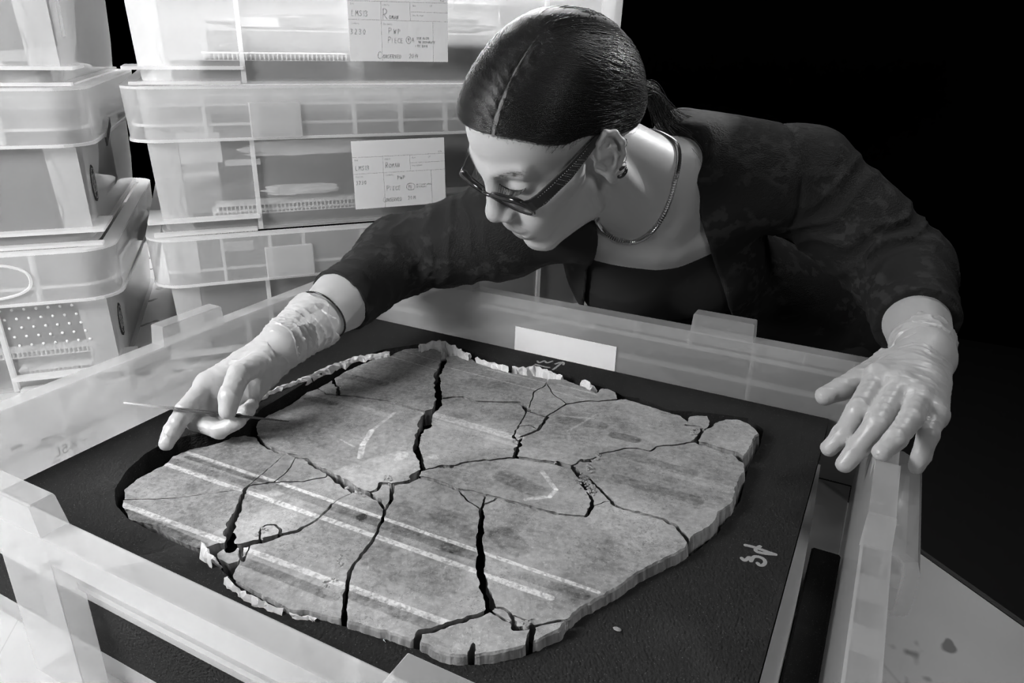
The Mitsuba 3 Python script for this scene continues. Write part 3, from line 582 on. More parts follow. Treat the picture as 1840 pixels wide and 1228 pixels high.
ZB = [TZ + .0016 + i * BH for i in range(3)]
PC = P0
PL = P0 + SN * .020 - SD * .040 - SD2 * BL
left_frame = lambda o, z: frame(np.array([o[0], o[1], z]), SD2, -SN2)
def slabbox(M, nm, x0, x1, y0, y1, z0, z1, m, lab, cat, b=.002, group=None, jit=0):
    v, f = bbox(x0, x1, y0, y1, z0, z1, b)
    return add(nm, (v, f), m, None, M=M, label=lab, cat=cat, group=group)
def board(M, x0, x1, y0, y1, z0, h, lab, flutes=70):
    """Corrugated plastic board lying flat: two skins and the webs that show at its front edge."""
    k = thing('corrugated_board', lab, 'plastic board')
    add('skin', bbox(x0, x1, y0, y1, z0, z0 + .0010, .0003), 'mat_flute', k, M=M)
    add('skin', bbox(x0, x1, y0, y1, z0 + h - .0010, z0 + h, .0003), 'mat_flute', k, M=M)
    n = int((x1 - x0) / .0062); w = [bbox(x0 + (i + .5) * (x1 - x0) / n - .0008, x0 + (i + .5) * (x1 - x0) / n + .0008, y0, y1, z0 + .0008, z0 + h - .0008, .0002) for i in range(n)]
    add('web', cat_(w), 'mat_flute', k, M=M, kind='stuff', label='row of small cells at the edge of the board')
    return k
def lump(c, s, seed, sub=4, amp=.25, fr=2.2):
    m = trimesh.creation.icosphere(sub); v = np.array(m.vertices)
    n = meshkit.fbm(v * fr + seed, 5, seed) - .5
    v = v * (1 + 2 * amp * n[:, None]); v[:, 2] = np.clip(v[:, 2], -.5, .6)
    return v * s + c, np.array(m.faces)
# centre stack
kA, fA = crate(crate_frame(PC, ZB[2]), 'topmost translucent box of the stack behind the person, with the LMS13 card of piece 9A')
kB, fB = crate(crate_frame(PC, ZB[1]), 'middle translucent box of the stack behind the person, with the LMS13 card of piece 14')
kC, fC = crate(crate_frame(PC, ZB[0]), 'bottom translucent box of the stack behind the person, behind the raised forearm')
kD, fD = crate(left_frame(PL, ZB[2]), 'topmost translucent box of the left stack, with a small sticker on its end')
kE, fE = crate(left_frame(PL, ZB[1]), 'middle translucent box of the left stack, with rows of dots above a pale fragment')
kF, fF = crate(left_frame(PL, ZB[0]), 'bottom translucent box of the left stack, with rows of dots and bright boards inside')
for fn in (fD, fE, fF):      # oval hand opening in the rim of the left boxes
    a = np.linspace(0, 2 * np.pi, 40, endpoint=False); ca, sa = np.cos(a), np.sin(a)
    o_ = np.column_stack([.625 + .085 * np.sign(ca) * np.abs(ca) ** .7, np.full(40, -.0012), BH - .040 + .026 * np.sign(sa) * np.abs(sa) ** .8])
    fn('hand_opening', tube(o_, .0022, 6, closed=True), 'mat_clear_rib', label='rounded edge of the hand opening')
MA, MB, MC_ = [crate_frame(PC, z) for z in ZB[::-1]]
MD, ME, MF = [left_frame(PL, z) for z in ZB[::-1]]
y0 = .036
slabbox(MA, 'foam_block', .135, .66, .13, .52, .012, .072, 'mat_foam_pale', 'grey foam block at the back of the topmost box behind the person', 'foam block')
slabbox(MA, 'foam_block', .345, .56, y0 + .002, .10, .012, .064, 'mat_dark_foam', 'dark foam block in the topmost box, just under the card of piece 9A', 'foam block')
slabbox(MA, 'foam_block', .07, .325, y0 + .03, .11, .0045, .030, 'mat_foam_grey', 'low grey foam strip under the white board in the topmost box', 'foam block')
board(MA, .115, .325, y0, .10, .031, .0105, 'short stack of white corrugated boards in the topmost box behind the person')
add('plaster_fragment', lump([.40, .22, .086], [.23, .07, .022], 3, amp=.35, fr=3.0), 'mat_plaster_pale', None, M=MA, label='pale rough plaster fragment lying on the foam in the topmost box', cat='plaster fragment')
add('paper_slip', bbox(.175, .235, .118, .119, .078, .092, .0002), 'mat_paper', None, M=MA, label='white paper slip with print in the topmost box, left of the pale fragment', cat='paper slip')
slabbox(MB, 'foam_block', .125, .70, .085, .54, .006, .128, 'mat_dark_foam', 'big dark foam block filling the middle box behind the person', 'foam block')
slabbox(MB, 'foam_block', .07, .70, y0 + .004, .080, .0045, .0195, 'mat_dark_foam', 'thin dark foam sheet at the bottom of the middle box behind the person', 'foam block')
board(MB, .10, .62, y0, .083, .0215, .0055, 'white corrugated board lying lowest in the middle box behind the person')
board(MB, .106, .62, y0 + .001, .083, .0275, .0085, 'white corrugated board with a cell edge, upper one in the middle box')
add('tissue_bundle', lump([.26, .060, .118], [.105, .019, .017], 5, amp=.55, fr=3.4), 'mat_tissue', None, M=MB, label='crumpled pale tissue bundle against the front of the middle box, left of its card', cat='tissue paper')
add('tissue_bundle', lump([.235, .060, .052], [.055, .014, .012], 8, amp=.5, fr=3.4), 'mat_tissue', None, M=MB, label='small faint tissue bundle above the white boards of the middle box', cat='tissue paper')
add('paper_slip', bbox(.128, .182, .0795, .0803, .091, .1005, .0002), 'mat_paper', None, M=MB, label='narrow handwritten paper slip in the middle box behind the person', cat='paper slip')
add('paper_slip', bbox(.065, .125, .060, .0608, .100, .145, .0002), 'mat_paper', None, M=MB, label='torn white paper in the left corner of the middle box behind the person', cat='paper slip')
slabbox(MC_, 'foam_block', .07, .75, .060, .55, .006, .200, 'mat_dark_foam', 'dark foam block filling the bottom box behind the person', 'foam block')
add('paper_slip', bbox(.105, .155, .050, .0508, .178, .194, .0002), 'mat_paper', None, M=MC_, label='small white slip near the top left of the bottom box behind the person', cat='paper slip')
# left stack
slabbox(MD, 'foam_block', .20, .71, .06, .50, .040, .125, 'mat_dark_foam', 'dark foam block in the topmost box of the left stack', 'foam block')
board(MD, .25, .715, y0, .10, .0225, .0140, 'white corrugated boards under the foam in the topmost box of the left stack')
slabbox(MD, 'foam_block', .25, .73, y0 + .005, .30, .0045, .0205, 'mat_dark_foam', 'thin dark foam sheet under the boards in the topmost left box', 'foam block')
slabbox(ME, 'foam_block', .30, .765, .055, .52, .006, .112, 'mat_dark_foam', 'dark foam block in the middle box of the left stack', 'foam block')
add('plaster_fragment', lump([.605, .046, .055], [.045, .010, .018], 12, amp=.15), 'mat_plaster_pale', None, M=ME, label='pale speckled fragment in the middle box of the left stack', cat='plaster fragment')
add('strap', hull([[.66, .052, .115], [.675, .052, .115], [.695, .052, .185], [.68, .052, .185], [.66, .054, .115], [.675, .054, .115], [.695, .054, .185], [.68, .054, .185]]), 'mat_black', None, M=ME, label='short black strap slanting up in the middle box of the left stack', cat='strap')
slabbox(MF, 'foam_block', .20, .585, .075, .52, .050, .150, 'mat_dark_foam', 'dark foam block in the bottom box of the left stack', 'foam block')
board(MF, .30, .76, .045, .073, .044, .010, 'long white corrugated board across the bottom box of the left stack')
board(MF, .655, .755, y0, .10, .018, .0085, 'short bright white board at the bottom of the lowest left box')
board(MF, .66, .765, y0 + .002, .10, .0075, .0075, 'lowest bright white board in the bottom left box')
slabbox(MF, 'foam_block', .60, .785, .14, .52, .006, .180, 'mat_foam_pale', 'pale grey foam block behind the dots of the bottom left box', 'foam block')
slabbox(MF, 'foam_block', .06, .62, y0 + .006, .13, .0045, .040, 'mat_dark_foam', 'low dark foam block at the front of the bottom left box', 'foam block')
# moulded dots
def dots(M, par, us, vs, shear, r=.0021):
    d = []
    for j, v in enumerate(vs):
        for u in us:
            s = trimesh.creation.icosphere(2, r); d.append((np.array(s.vertices) * [1, .55, 1] + [u + shear * j, .0225 + .004 * (1 - (v / .13)), v], np.array(s.faces)))
    add('moulded_dot', cat_(d), 'mat_dot', par, M=M, kind='stuff', label='rows of small moulded dots')
dots(ME, kE, np.linspace(.600, .668, 6), np.linspace(.128, .076, 5), .0035)
dots(MF, kF, np.linspace(.640, .748, 8), np.linspace(.128, .072, 5), .0035)
# round badges and marks on the right ends of the left boxes, sticker on the topmost one
def end_plate(M, par, nm, y, z, ry, rz, b, lab):
    a = np.linspace(0, 2 * np.pi, 28, endpoint=False)
    xs = BL - .0232 - .004 * (1 - z / .13)
    o = np.column_stack([np.full(28, xs + .0015), y + ry * np.cos(a), z + rz * np.sin(a)]); i = o - [.002, 0, 0]
    add(nm, hull(np.vstack([o, i])), b, par, M=M, label=lab)
for M, par in ((ME, kE), (MF, kF)):
    end_plate(M, par, 'round_badge', .095, .075, .017, .027, 'mat_dark_foam', 'dark oval badge with a light emblem on the right end')
    for q, (dy, dz, ry, rz) in enumerate(((0, .012, .006, .004), (0, -.012, .006, .004), (.006, 0, .003, .007), (-.006, 0, .003, .007))):
        end_plate(M, par, 'badge_emblem', .095 + dy, .075 + dz, ry * .8, rz * .8, 'mat_ink_grey', None) if False else None
    a = np.linspace(0, 2 * np.pi, 25)
    e = [tube(np.column_stack([np.full(25, BL - .0235), .095 + .0135 * np.cos(a), .075 + .022 * np.sin(a)]), .0007, 5)]
    for g in range(4):
        c = math.pi / 4 + g * math.pi / 2
        e.append(tube(np.column_stack([np.full(9, BL - .0235), .095 + .006 * math.cos(c) + .004 * np.cos(np.linspace(0, 2 * np.pi, 9)), .075 + .010 * math.sin(c) + .0065 * np.sin(np.linspace(0, 2 * np.pi, 9))]), .0007, 5))
    add('badge_emblem', cat_(e), 'mat_grey', par, M=M)
add('sticker', bbox(BL - .0225, BL - .0215, .065, .085, .060, .112, .0002), 'mat_label', None, M=MD, label='small white sticker on the end of the topmost left box', cat='sticker')
sh = [bbox(BL - .0214, BL - .0210, .0675, .0825, z, z + .0012, .0001) for z in (.066, .070, .100, .104, .107)] + [bbox(BL - .0214, BL - .0210, .0675, .069, .073, .097, .0001)]
# black bands on the clip of the middle left box
add('clip_band', hull([[BL + .001, .10, .128], [BL + .003, .10, .128], [BL + .001, .165, .150], [BL + .003, .165, .150], [BL + .001, .10, .140], [BL + .003, .10, .140], [BL + .001, .165, .163], [BL + .003, .165, .163]]), 'mat_black', kE, M=ME, label='black band under the rim at the right end')

# ------------------------------------------------------------------ index cards with printing and handwriting
GLYPH = {'A': [[(0, 0), (.3, 1), (.6, 0)], [(.12, .4), (.48, .4)]], 'B': [[(0, 0), (0, 1)], [(0, 1), (.38, .92), (.36, .62), (.03, .52)], [(.03, .52), (.46, .42), (.44, .08), (0, 0)]], 'C': [[(.55, .85), (.3, 1), (.02, .6), (.08, .15), (.35, 0), (.58, .12)]],
    'D': [[(0, 0), (0, 1)], [(0, 1), (.4, .85), (.5, .45), (.35, .08), (0, 0)]], 'E': [[(.5, 1), (0, 1)], [(0, 1), (0, 0), (.5, 0)], [(0, .52), (.4, .52)]], 'F': [[(.5, 1), (0, 1), (0, 0)], [(0, .5), (.4, .5)]], 'G': [[(.55, .85), (.3, 1), (.02, .6), (.08, .15), (.35, 0), (.55, .15), (.55, .45), (.32, .45)]],
    'I': [[(.1, 0), (.12, 1)]], 'L': [[(.03, 1), (0, 0), (.45, .02)]], 'M': [[(0, 0), (.08, 1), (.3, .4)], [(.3, .4), (.55, 1), (.62, 0)]], 'N': [[(0, 0), (.05, 1)], [(.05, 1), (.45, 0)], [(.45, 0), (.52, 1)]], 'O': [[(.3, 1), (.05, .75), (.03, .3), (.28, 0), (.52, .25), (.52, .75), (.3, 1)]],
    'P': [[(0, 0), (.03, .98)], [(-.04, .95), (.3, 1), (.52, .82), (.4, .56), (.03, .46)]], 'R': [[(0, 0), (.03, .98)], [(-.04, .95), (.3, 1), (.5, .82), (.38, .56), (.03, .48)], [(.1, .48), (.55, 0)]], 'S': [[(.5, .9), (.25, 1), (.05, .75), (.45, .4), (.42, .1), (.15, 0), (0, .12)]], 'T': [[(0, 1), (.55, 1)], [(.28, 1), (.26, 0)]],
    'U': [[(0, 1), (.03, .2), (.25, 0), (.48, .2), (.52, 1)]], 'V': [[(0, 1), (.25, 0), (.52, 1)]], 'W': [[(0, 1), (.12, 0), (.3, .7)], [(.3, .7), (.48, 0), (.62, 1)]], 'X': [[(0, 1), (.5, 0)], [(.5, 1), (0, 0)]],
    '0': [[(.28, 1), (.04, .7), (.05, .25), (.28, 0), (.5, .3), (.48, .75), (.28, 1)]], '1': [[(.2, 0), (.2, 1)]], '2': [[(.02, .8), (.25, 1), (.48, .78), (.02, .02), (.52, .03)]], '3': [[(.03, .9), (.3, 1), (.48, .78), (.2, .55), (.5, .32), (.3, .0), (.0, .1)]],
    '4': [[(.12, 1), (.0, .42), (.55, .45)], [(.40, .85), (.38, 0)]], '9': [[(.45, .8), (.22, 1), (.04, .75), (.2, .55), (.45, .75), (.42, 0)]], '+': [[(0, .5), (.4, .5)], [(.2, .3), (.2, .7)]], ':': [[(.1, .2), (.1, .26)], [(.1, .7), (.1, .76)]], '.': [[(.1, 0), (.12, .05)]], ' ': []}
def scrawl(text, x, y, h, w=.0006, adv=.82, slant=.06):
    out, cx = [], x
    for ch in text:
        for s in GLYPH[ch.upper()]:
            k = h * (.78 if ch.islower() else 1.0)
            p = [(cx + k * (.85 * a + slant * b), y + k * b) for a, b in s]
            if len(p) > 3:
                q = spline(np.array(p), 4 * len(p)); p = [tuple(a) for a in q]
            out.append(LineString(p).buffer(w / 2, quad_segs=2))
        cx += h * adv * (.5 if ch in 'I1:. ' else .85 if ch.islower() else 1.0)
    return out
def rings(cx, cy, rx, ry, w): 
    a = np.linspace(0, 2 * np.pi, 24); return [LineString(np.column_stack([cx + rx * np.cos(a), cy + ry * np.sin(a)])).buffer(w / 2, quad_segs=2)]
def card(M4, name, CW, CH, grid, printed, written, label):
    k = thing(name, label, 'index card', None)
    add('card', bbox(0, CW, 0, CH, -.0005, 0, .0001), 'mat_label', k, M=M4)
    g = [prism(LineString(s).buffer(.00022, cap_style=2), .00005, .00012) for s in grid]
    add('ruled_line', cat_(g), 'mat_ink_grey', k, M=M4, kind='stuff')
    p = [moved(meshkit.text_mesh(t, h, .00008), (x, y, .00005)) for t, x, y, h in printed]
    add('printed_word', cat_(p), 'mat_ink_grey', k, M=M4, kind='stuff')
    wr = unary_union([s for q in written for s in q])
    add('handwriting', cat_([prism(q, .00005, .00015) for q in getattr(wr, 'geoms', [wr])]), 'mat_ink', k, M=M4, kind='stuff', label='black handwriting')
def card_frame(p00, p10, p01):
    """Frame of a card from three of its corners (lower left, lower right, upper left)."""
    x = p10 - p00; CW = np.linalg.norm(x); x /= CW; yv = p01 - p00; yv -= x * (yv @ x); CH = np.linalg.norm(yv); yv /= CH
    M4 = np.eye(4); M4[:3, 0], M4[:3, 1], M4[:3, 2], M4[:3, 3] = x, yv, np.cross(x, yv), p00; return M4, CW, CH
def on_front(u, v, off):
    """Point on a plane parallel to the fronts of the centre stack."""
    r = RM @ np.array([(u - 920) / FL, 1, (614 - v) / FL]); o = PC + SN * off
    return CAM + r * (((o - CAM) @ SN) / (r @ SN))
def card_at(c, off):
    return card_frame(*[on_front(u, v, off) for u, v in c])
def px_on_card(M4, off):
    def fn(u, v):
        q = on_front(u, v, off) - M4[:3, 3]; return np.array([q @ M4[:3, 0], q @ M4[:3, 1]])
    return fn
# card of the middle box (offsets: crop at 560, 230, scale 5.576)
c5 = lambda x, y: (560 + x / 5.576, 230 + y / 5.576)
off = .0045
M4, CW, CH = card_at((c5(443, 818), c5(1344, 750), c5(388, 135)), off); f5 = px_on_card(M4, off)
C = lambda x, y: f5(*c5(x, y))
grid = [[C(400, 300), C(1330, 253)], [C(413, 466), C(1333, 412)], [C(710, 286), C(741, 798)], [C(983, 272), C(990, 430)], [C(987, 350), C(1331, 332)], [C(1197, 420), C(1208, 762)]]
hh = np.linalg.norm(C(600, 500) - C(600, 400)) / 100      # metres per crop pixel
pr = [(t, *C(x, y), h * hh) for t, x, y, h in (('Bulk', 1265, 243, 15), ('Site', 428, 335, 15), ('Period', 727, 320, 15), ('Box', 1004, 305, 15), ('Of', 1165, 298, 15), ('Box Number', 1006, 384, 14), ('Context', 442, 501, 15), ('Contents', 738, 482, 15))]
w = [scrawl('LMS13', *C(440, 428), 40 * hh), scrawl('Roman', *C(742, 400), 50 * hh, adv=.7), scrawl('3230', *C(448, 570), 34 * hh), scrawl('PWP', *C(860, 518), 36 * hh), scrawl('Piece', *C(755, 628), 50 * hh, adv=.68), scrawl('14', *C(965, 615), 44 * hh, adv=.75), rings(*C(993, 588), 46 * hh, 36 * hh, .0006),
    scrawl('NB: 2 BAGS SMALL', *C(1050, 575), 13 * hh, .0004, .95), scrawl('MISC FRAGS.', *C(1052, 598), 13 * hh, .0004, .95), scrawl('Conserved', *C(718, 742), 44 * hh, adv=.58), scrawl('2014', *C(968, 716), 32 * hh)]
card(M4, 'index_card', CW, CH, grid, pr, w, 'white index card of piece 14 on the middle box behind the person')
# card of the topmost box (crop at 530, 0, scale 5.576)
c6 = lambda x, y: (530 + x / 5.576, y / 5.576)
offA = .0045
M4, CW, CH = card_at((c6(557, 612), c6(1534, 622), c6(520, -165)), offA); f6 = px_on_card(M4, offA)
C = lambda x, y: f6(*c6(x, y))
grid = [[C(528, 5), C(1532, 33)], [C(532, 192), C(1533, 220)], [C(858, 12), C(877, 612)], [C(1150, 22), C(1156, 210)], [C(1154, 118), C(1533, 132)], [C(1382, 222), C(1385, 620)]]
hh = np.linalg.norm(C(600, 500) - C(600, 400)) / 100
pr = [(t, *C(x, y), h * hh) for t, x, y, h in (('Bulk', 1455, 20, 17), ('Site', 552, 42, 17), ('Period', 877, 55, 17), ('Box', 1175, 66, 17), ('Of', 1350, 70, 17), ('Box Number', 1178, 162, 16), ('Context', 562, 240, 17), ('Contents', 883, 249, 17))]
w = [scrawl('LMS13', *C(568, 158), 52 * hh, adv=.78), scrawl('R', *C(880, 190), 98 * hh), scrawl('OMAN', *C(945, 190), 34 * hh, adv=.8), scrawl('3230', *C(556, 340), 48 * hh, adv=.95), scrawl('Pwp', *C(940, 338), 58 * hh, adv=.95), scrawl('Piece', *C(935, 428), 58 * hh, adv=.68), scrawl('9', *C(1128, 420), 34 * hh), rings(*C(1138, 403), 27 * hh, 36 * hh, .0006), scrawl('A', *C(1172, 420), 40 * hh),
    scrawl('SEE ALSO', *C(1222, 393), 20 * hh, .0006, .95), scrawl('9B SEPARATE', *C(1236, 433), 20 * hh, .0006, .95), scrawl('+9C BOX', *C(1205, 472), 22 * hh, .0006, 1.05), scrawl('C', *C(832, 588), 72 * hh), scrawl('ONSERVED', *C(885, 584), 36 * hh, adv=.72), scrawl('2014', *C(1145, 582), 42 * hh, adv=.75)]
card(M4, 'index_card', CW, CH, grid, pr, w, 'white index card of piece 9A on the topmost box behind the person')
# ------------------------------------------------------------------ solid modelling: signed distances on a blocked grid
def smin(a, b, k):
    h = np.maximum(k - np.abs(a - b), 0) / k; return np.minimum(a, b) - h * h * k * .25
def smax(a, b, k): return -smin(-a, -b, k)
class Body:
    def __init__(s): s.p = []; s.post = None
    def put(s, fn, c, r, k=.006, op='add'): s.p.append((fn, np.asarray(c, float), float(r), k, op)); return s
    def cone(s, a, b, ra, rb, k=.006, op='add', fl=None):
        """Rounded cone from a to b; fl = (axis, factor) flattens it across that axis."""
        a, b = np.asarray(a, float), np.asarray(b, float); ba = b - a; q = max(ba @ ba, 1e-12)
        if fl is not None: ax = np.asarray(fl[0], float); ax /= np.linalg.norm(ax)
        def fn(p):
            d = p - a; h = np.clip(d @ ba / q, 0, 1); e = d - h[:, None] * ba
            if fl is not None: e = e + (e @ ax)[:, None] * ax * (1 / fl[1] - 1)
            return np.sqrt((e * e).sum(1)) - (ra + (rb - ra) * h)
        return s.put(fn, (a + b) / 2, np.linalg.norm(ba) / 2 + max(ra, rb), k, op)
    def chain(s, pts, rs, k=.006, op='add'):
        for i in range(len(pts) - 1): s.cone(pts[i], pts[i + 1], rs[i], rs[i + 1], k, op)
        return s
    def ell(s, c, r, R=None, k=.006, op='add'):
        c, r = np.asarray(c, float), np.asarray(r, float)
        def fn(p):
            q = p - c
            if R is not None: q = q @ R
            k0 = np.sqrt(((q / r) ** 2).sum(1)); k1 = np.sqrt(((q / r ** 2) ** 2).sum(1)) + 1e-9
            return k0 * (k0 - 1) / k1
        return s.put(fn, c, r.max(), k, op)
    def eval(s, p, sel=None):
        d = np.full(len(p), .5)
        for i in (range(len(s.p)) if sel is None else sel):
            fn, c, r, k, op = s.p[i]; e = fn(p)
            d = smin(d, e, k) if op == 'add' else smax(d, -e, k) if op == 'sub' else smax(d, e, k)
        return d if s.post is None else s.post(p, d)
    def mesh(s, lo, hi, h, bl=12, margin=.0):
        lo = np.asarray(lo, float); n = np.ceil((np.asarray(hi) - lo) / h / bl).astype(int) * bl
        F = np.full(n, .5, np.float32); nb = n // bl
        bi = np.stack(np.meshgrid(*[np.arange(q) for q in nb], indexing='ij'), -1).reshape(-1, 3)
        bc = lo + (bi * bl + (bl - 1) / 2) * h; half = bl * h * .87 + 2 * h + margin
        cs = np.array([q[1] for q in s.p]); rs = np.array([q[2] + q[3] for q in s.p])
        near = np.linalg.norm(bc[:, None] - cs[None], axis=2) < rs[None] + half
        adds = np.array([q[4] == 'add' for q in s.p]); allw = np.array([q[4] == 'and' for q in s.p])
        g = np.stack(np.meshgrid(*[np.arange(bl)] * 3, indexing='ij'), -1).reshape(-1, 3) * h
        for b in np.nonzero((near & adds).any(1))[0]:
            p = lo + bi[b] * bl * h + g
            i, j, k = bi[b] * bl
            F[i:i + bl, j:j + bl, k:k + bl] = s.eval(p, np.nonzero(near[b] | allw)[0]).reshape(bl, bl, bl)
        return nets(F, lo, h)
def nets(F, lo, h):
    S = F < 0
    c = sum(S[a:S.shape[0] - 1 + a, b:S.shape[1] - 1 + b, d:S.shape[2] - 1 + d].astype(np.int8) for a, b, d in np.ndindex(2, 2, 2))
    act = (c > 0) & (c < 8); idx = np.argwhere(act); ID = np.full(act.shape, -1, np.int64); ID[act] = np.arange(len(idx))
    corner = {q: F[idx[:, 0] + q[0], idx[:, 1] + q[1], idx[:, 2] + q[2]].astype(float) for q in np.ndindex(2, 2, 2)}
    acc, cnt = np.zeros((len(idx), 3)), np.zeros(len(idx))
    for ax in range(3):
        for q in np.ndindex(2, 2):
            a = list(q); a.insert(ax, 0); b = list(a); b[ax] = 1
            fa, fb = corner[tuple(a)], corner[tuple(b)]; m = (fa < 0) != (fb < 0)
            t = fa / np.where(m, fa - fb, 1); pos = np.tile(np.array(a, float), (len(idx), 1)); pos[:, ax] = t
            acc[m] += pos[m]; cnt[m] += 1
    v = lo + (idx + acc / cnt[:, None]) * h
    faces = []
    for ax in range(3):
        o1, o2 = [(1, 2), (2, 0), (0, 1)][ax]
        sl0 = [slice(1, -1)] * 3; sl1 = [slice(1, -1)] * 3; sl0[ax] = slice(0, -1); sl1[ax] = slice(1, None)
        a, b = S[tuple(sl0)], S[tuple(sl1)]
        for flip, m in ((0, a & ~b), (1, ~a & b)):
            e = np.argwhere(m)
            off = [1, 1, 1]; off[ax] = 0; e = e + off
            d1, d2 = np.zeros(3, int), np.zeros(3, int); d1[o1] = 1; d2[o2] = 1
            q = [ID[tuple((e - x).T)] for x in (d1 + d2, d2, 0 * d1, d1)]
            q = np.stack(q, 1)
            if flip: q = q[:, ::-1]
            faces += [q[:, [0, 1, 2]], q[:, [0, 2, 3]]]
    return v, np.vstack(faces)

# ------------------------------------------------------------------ the person
HM = Rot.from_rotvec([0.009, -0.9311, 2.5433]).as_matrix(); HO = np.array([.3605, -.076, .3038])   # head: x to her right, y forward, z up
hd = lambda *p: HM @ np.array(p, float) + HO
nz = lambda v: np.asarray(v, float) / np.linalg.norm(v)
RSH, LSH = at(905, 412, 1.02), at(1440, 328, .985)
RE, LE = at(722, 460, 1.065), at(1622, 490, .955)
RWR, LWR = at(512, 616, .872), atz(1662, 640, .114)
N0 = np.array([.452, .048, .245]); HIP = np.array([.625, .405, -.06])
TA = nz(LSH - RSH); TU = nz(N0 - [.575, .345, -.06]); TU = nz(TU - TA * (TU @ TA)); TF = np.cross(TA, TU)
tor = lambda a, u, f: N0 + TA * a + TU * u + TF * f
TR = np.stack([TA, TF, TU], 1)
person = thing('person', 'person in dark jacket, glasses and gloves, bending over the broken wall painting', 'person')
HLS = {'lead': None}
# ---- hands: joints (her right hand holds the tool; her left hand rests on the box)
RH = {'I': [at(372, 690, .842), at(333, 737, .812), at(310, 775, .800), at(299, 797, .796)], 'M': [at(395, 702, .850), at(352, 757, .828), at(394, 773, .812), at(428, 757, .806)],
      'R': [at(420, 712, .858), at(378, 765, .842), at(424, 757, .832), at(447, 737, .826)], 'L': [at(448, 712, .866), at(412, 752, .856), at(440, 742, .842), at(453, 728, .836)],
      'T': [at(478, 646, .848), at(430, 672, .818), at(413, 712, .798), at(409, 738, .795)]}
az = atz
LH = {'I': [az(1577, 677, .112), az(1543, 736, .098), az(1514, 782, .076), az(1490, 806, .061)], 'M': [az(1618, 692, .114), az(1576, 760, .098), az(1543, 804, .074), az(1518, 834, .058)],
      'R': [az(1651, 719, .110), az(1637, 752, .110), az(1609, 790, .103), az(1584, 813, .096)], 'L': [az(1679, 746, .102), az(1668, 780, .094), az(1656, 818, .074), az(1647, 839, .061)],
      'T': [az(1592, 655, .104), az(1545, 681, .098), az(1511, 700, .090), az(1482, 712, .085)]}
FR = {'I': (.0112, .0104, .0095, .0080), 'M': (.0114, .0108, .0097, .0082), 'R': (.0108, .0100, .0091, .0078), 'L': (.0100, .0090, .0081, .0070), 'T': (.0140, .0124, .0114, .0096)}
def hand(b, J, W, grow, back, k=.004):
    """Palm, five separate fingers and the ball of the thumb; back = unit vector out of the back of the hand."""
    m = {f: J[f][0] for f in 'IMRL'}
    for f in 'IMRL':
        b.cone(W + (m[f] - m['M']) * .35, m[f], .0150 + grow, FR[f][0] + .0022 + grow, .012)
    for f, g in (('I', 'M'), ('M', 'R'), ('R', 'L')):
        b.cone((m[f] + W) * .5 * 1.0, (m[g] + W) * .5, .0128 + grow, .0128 + grow, .012)
        b.cone(m[f] - back * .003, m[g] - back * .003, FR[f][0] + grow, FR[g][0] + grow, .008)
    b.cone(W * .5 + J['T'][0] * .5, J['T'][0], .0150 + grow, .0140 + grow, .012)
    b.cone(J['T'][0], (m['I'] + W) * .5, .0125 + grow, .0110 + grow, .010)
    for f in 'IMRLT':
        p = J[f]
        if f != 'T': b.ell(p[0] + back * .0030, [.0075 + grow] * 3, None, .006)
        b.cone(p[0], p[1], FR[f][0] + grow, FR[f][1] + grow, k)
        b.cone(p[1], p[2], FR[f][1] + grow, FR[f][2] + grow, .003)
        b.cone(p[2], p[3], FR[f][2] + grow, FR[f][3] + grow, .003)
RB = nz(np.cross(RH['I'][0] - RWR, RH['L'][0] - RWR)); RB = RB if RB @ np.array([-1, 0, .3]) > 0 else -RB
LB = nz(np.cross(LH['I'][0] - LWR, LH['L'][0] - LWR)); LB = LB if LB[2] > 0 else -LB

# ---- the body: head, neck, chest, arms and hands as one skin
B = Body()
H = lambda c, r, k=.010, op='add', R=None: B.ell(hd(*c), r, HM if R is None else HM @ R, k, op)
HC = lambda a, b_, ra, rb, k=.008, op='add': B.cone(hd(*a), hd(*b_), ra, rb, k, op)
H((0, -.014, .052), (.0735, .094, .081))
H((0, .034, .055), (.060, .050, .056), .02)
H((0, .042, .0), (.056, .048, .056), .02)
H((0, .036, -.045), (.047, .048, .042), .02)
for s in (-1, 1):
    HC((.050 * s, .016, -.030), (.047 * s, .020, -.058), .014, .0135, .018)
    HC((.047 * s, .020, -.058), (.014 * s, .072, -.083), .0135, .0125, .016)
    HC((.042 * s, .062, -.002), (.056 * s, .030, .004), .016, .014, .018)
    HC((.012 * s, .086, .044), (.042 * s, .072, .043), .0075, .008, .012)
    H((.032 * s, .094, .026), (.0165, .013, .0125), .012, 'sub')
    H((.026 * s, .074, -.030), (.018, .018, .020), .016)
HC((0, .0775, -.081), (0, .070, -.087), .0145, .0145, .016)
H((0, .076, -.045), (.030, .021, .028), .016)
HC((0, .088, .036), (0, .1035, .000), .0080, .0098, .012)
H((0, .1060, -.0065), (.0120, .0125, .0115), .008)
for s in (-1, 1):
    H((.0125 * s, .0985, -.0125), (.0078, .0105, .0075), .006)
    H((.0055 * s, .1035, -.0200), (.0030, .0045, .0022), .003, 'sub')
    H((.032 * s, .0735, .0250), (.0150, .0125, .0115), .006)         # lowered lids over the eyes
HC((0, .0975, -.022), (0, .0965, -.034), .0045, .0050, .006)
H((0, .0945, -.0395), (.0225, .0092, .0070), .004)
H((0, .0895, -.0560), (.0200, .0100, .0085), .004)
for s in (-1, 1): H((.016 * s, .0915, -.048), (.009, .008, .006), .005)
H((0, .1045, -.0475), (.0240, .0095, .0012), .003, 'sub')
H((0, .0985, -.0700), (.018, .008, .0040), .008, 'sub')
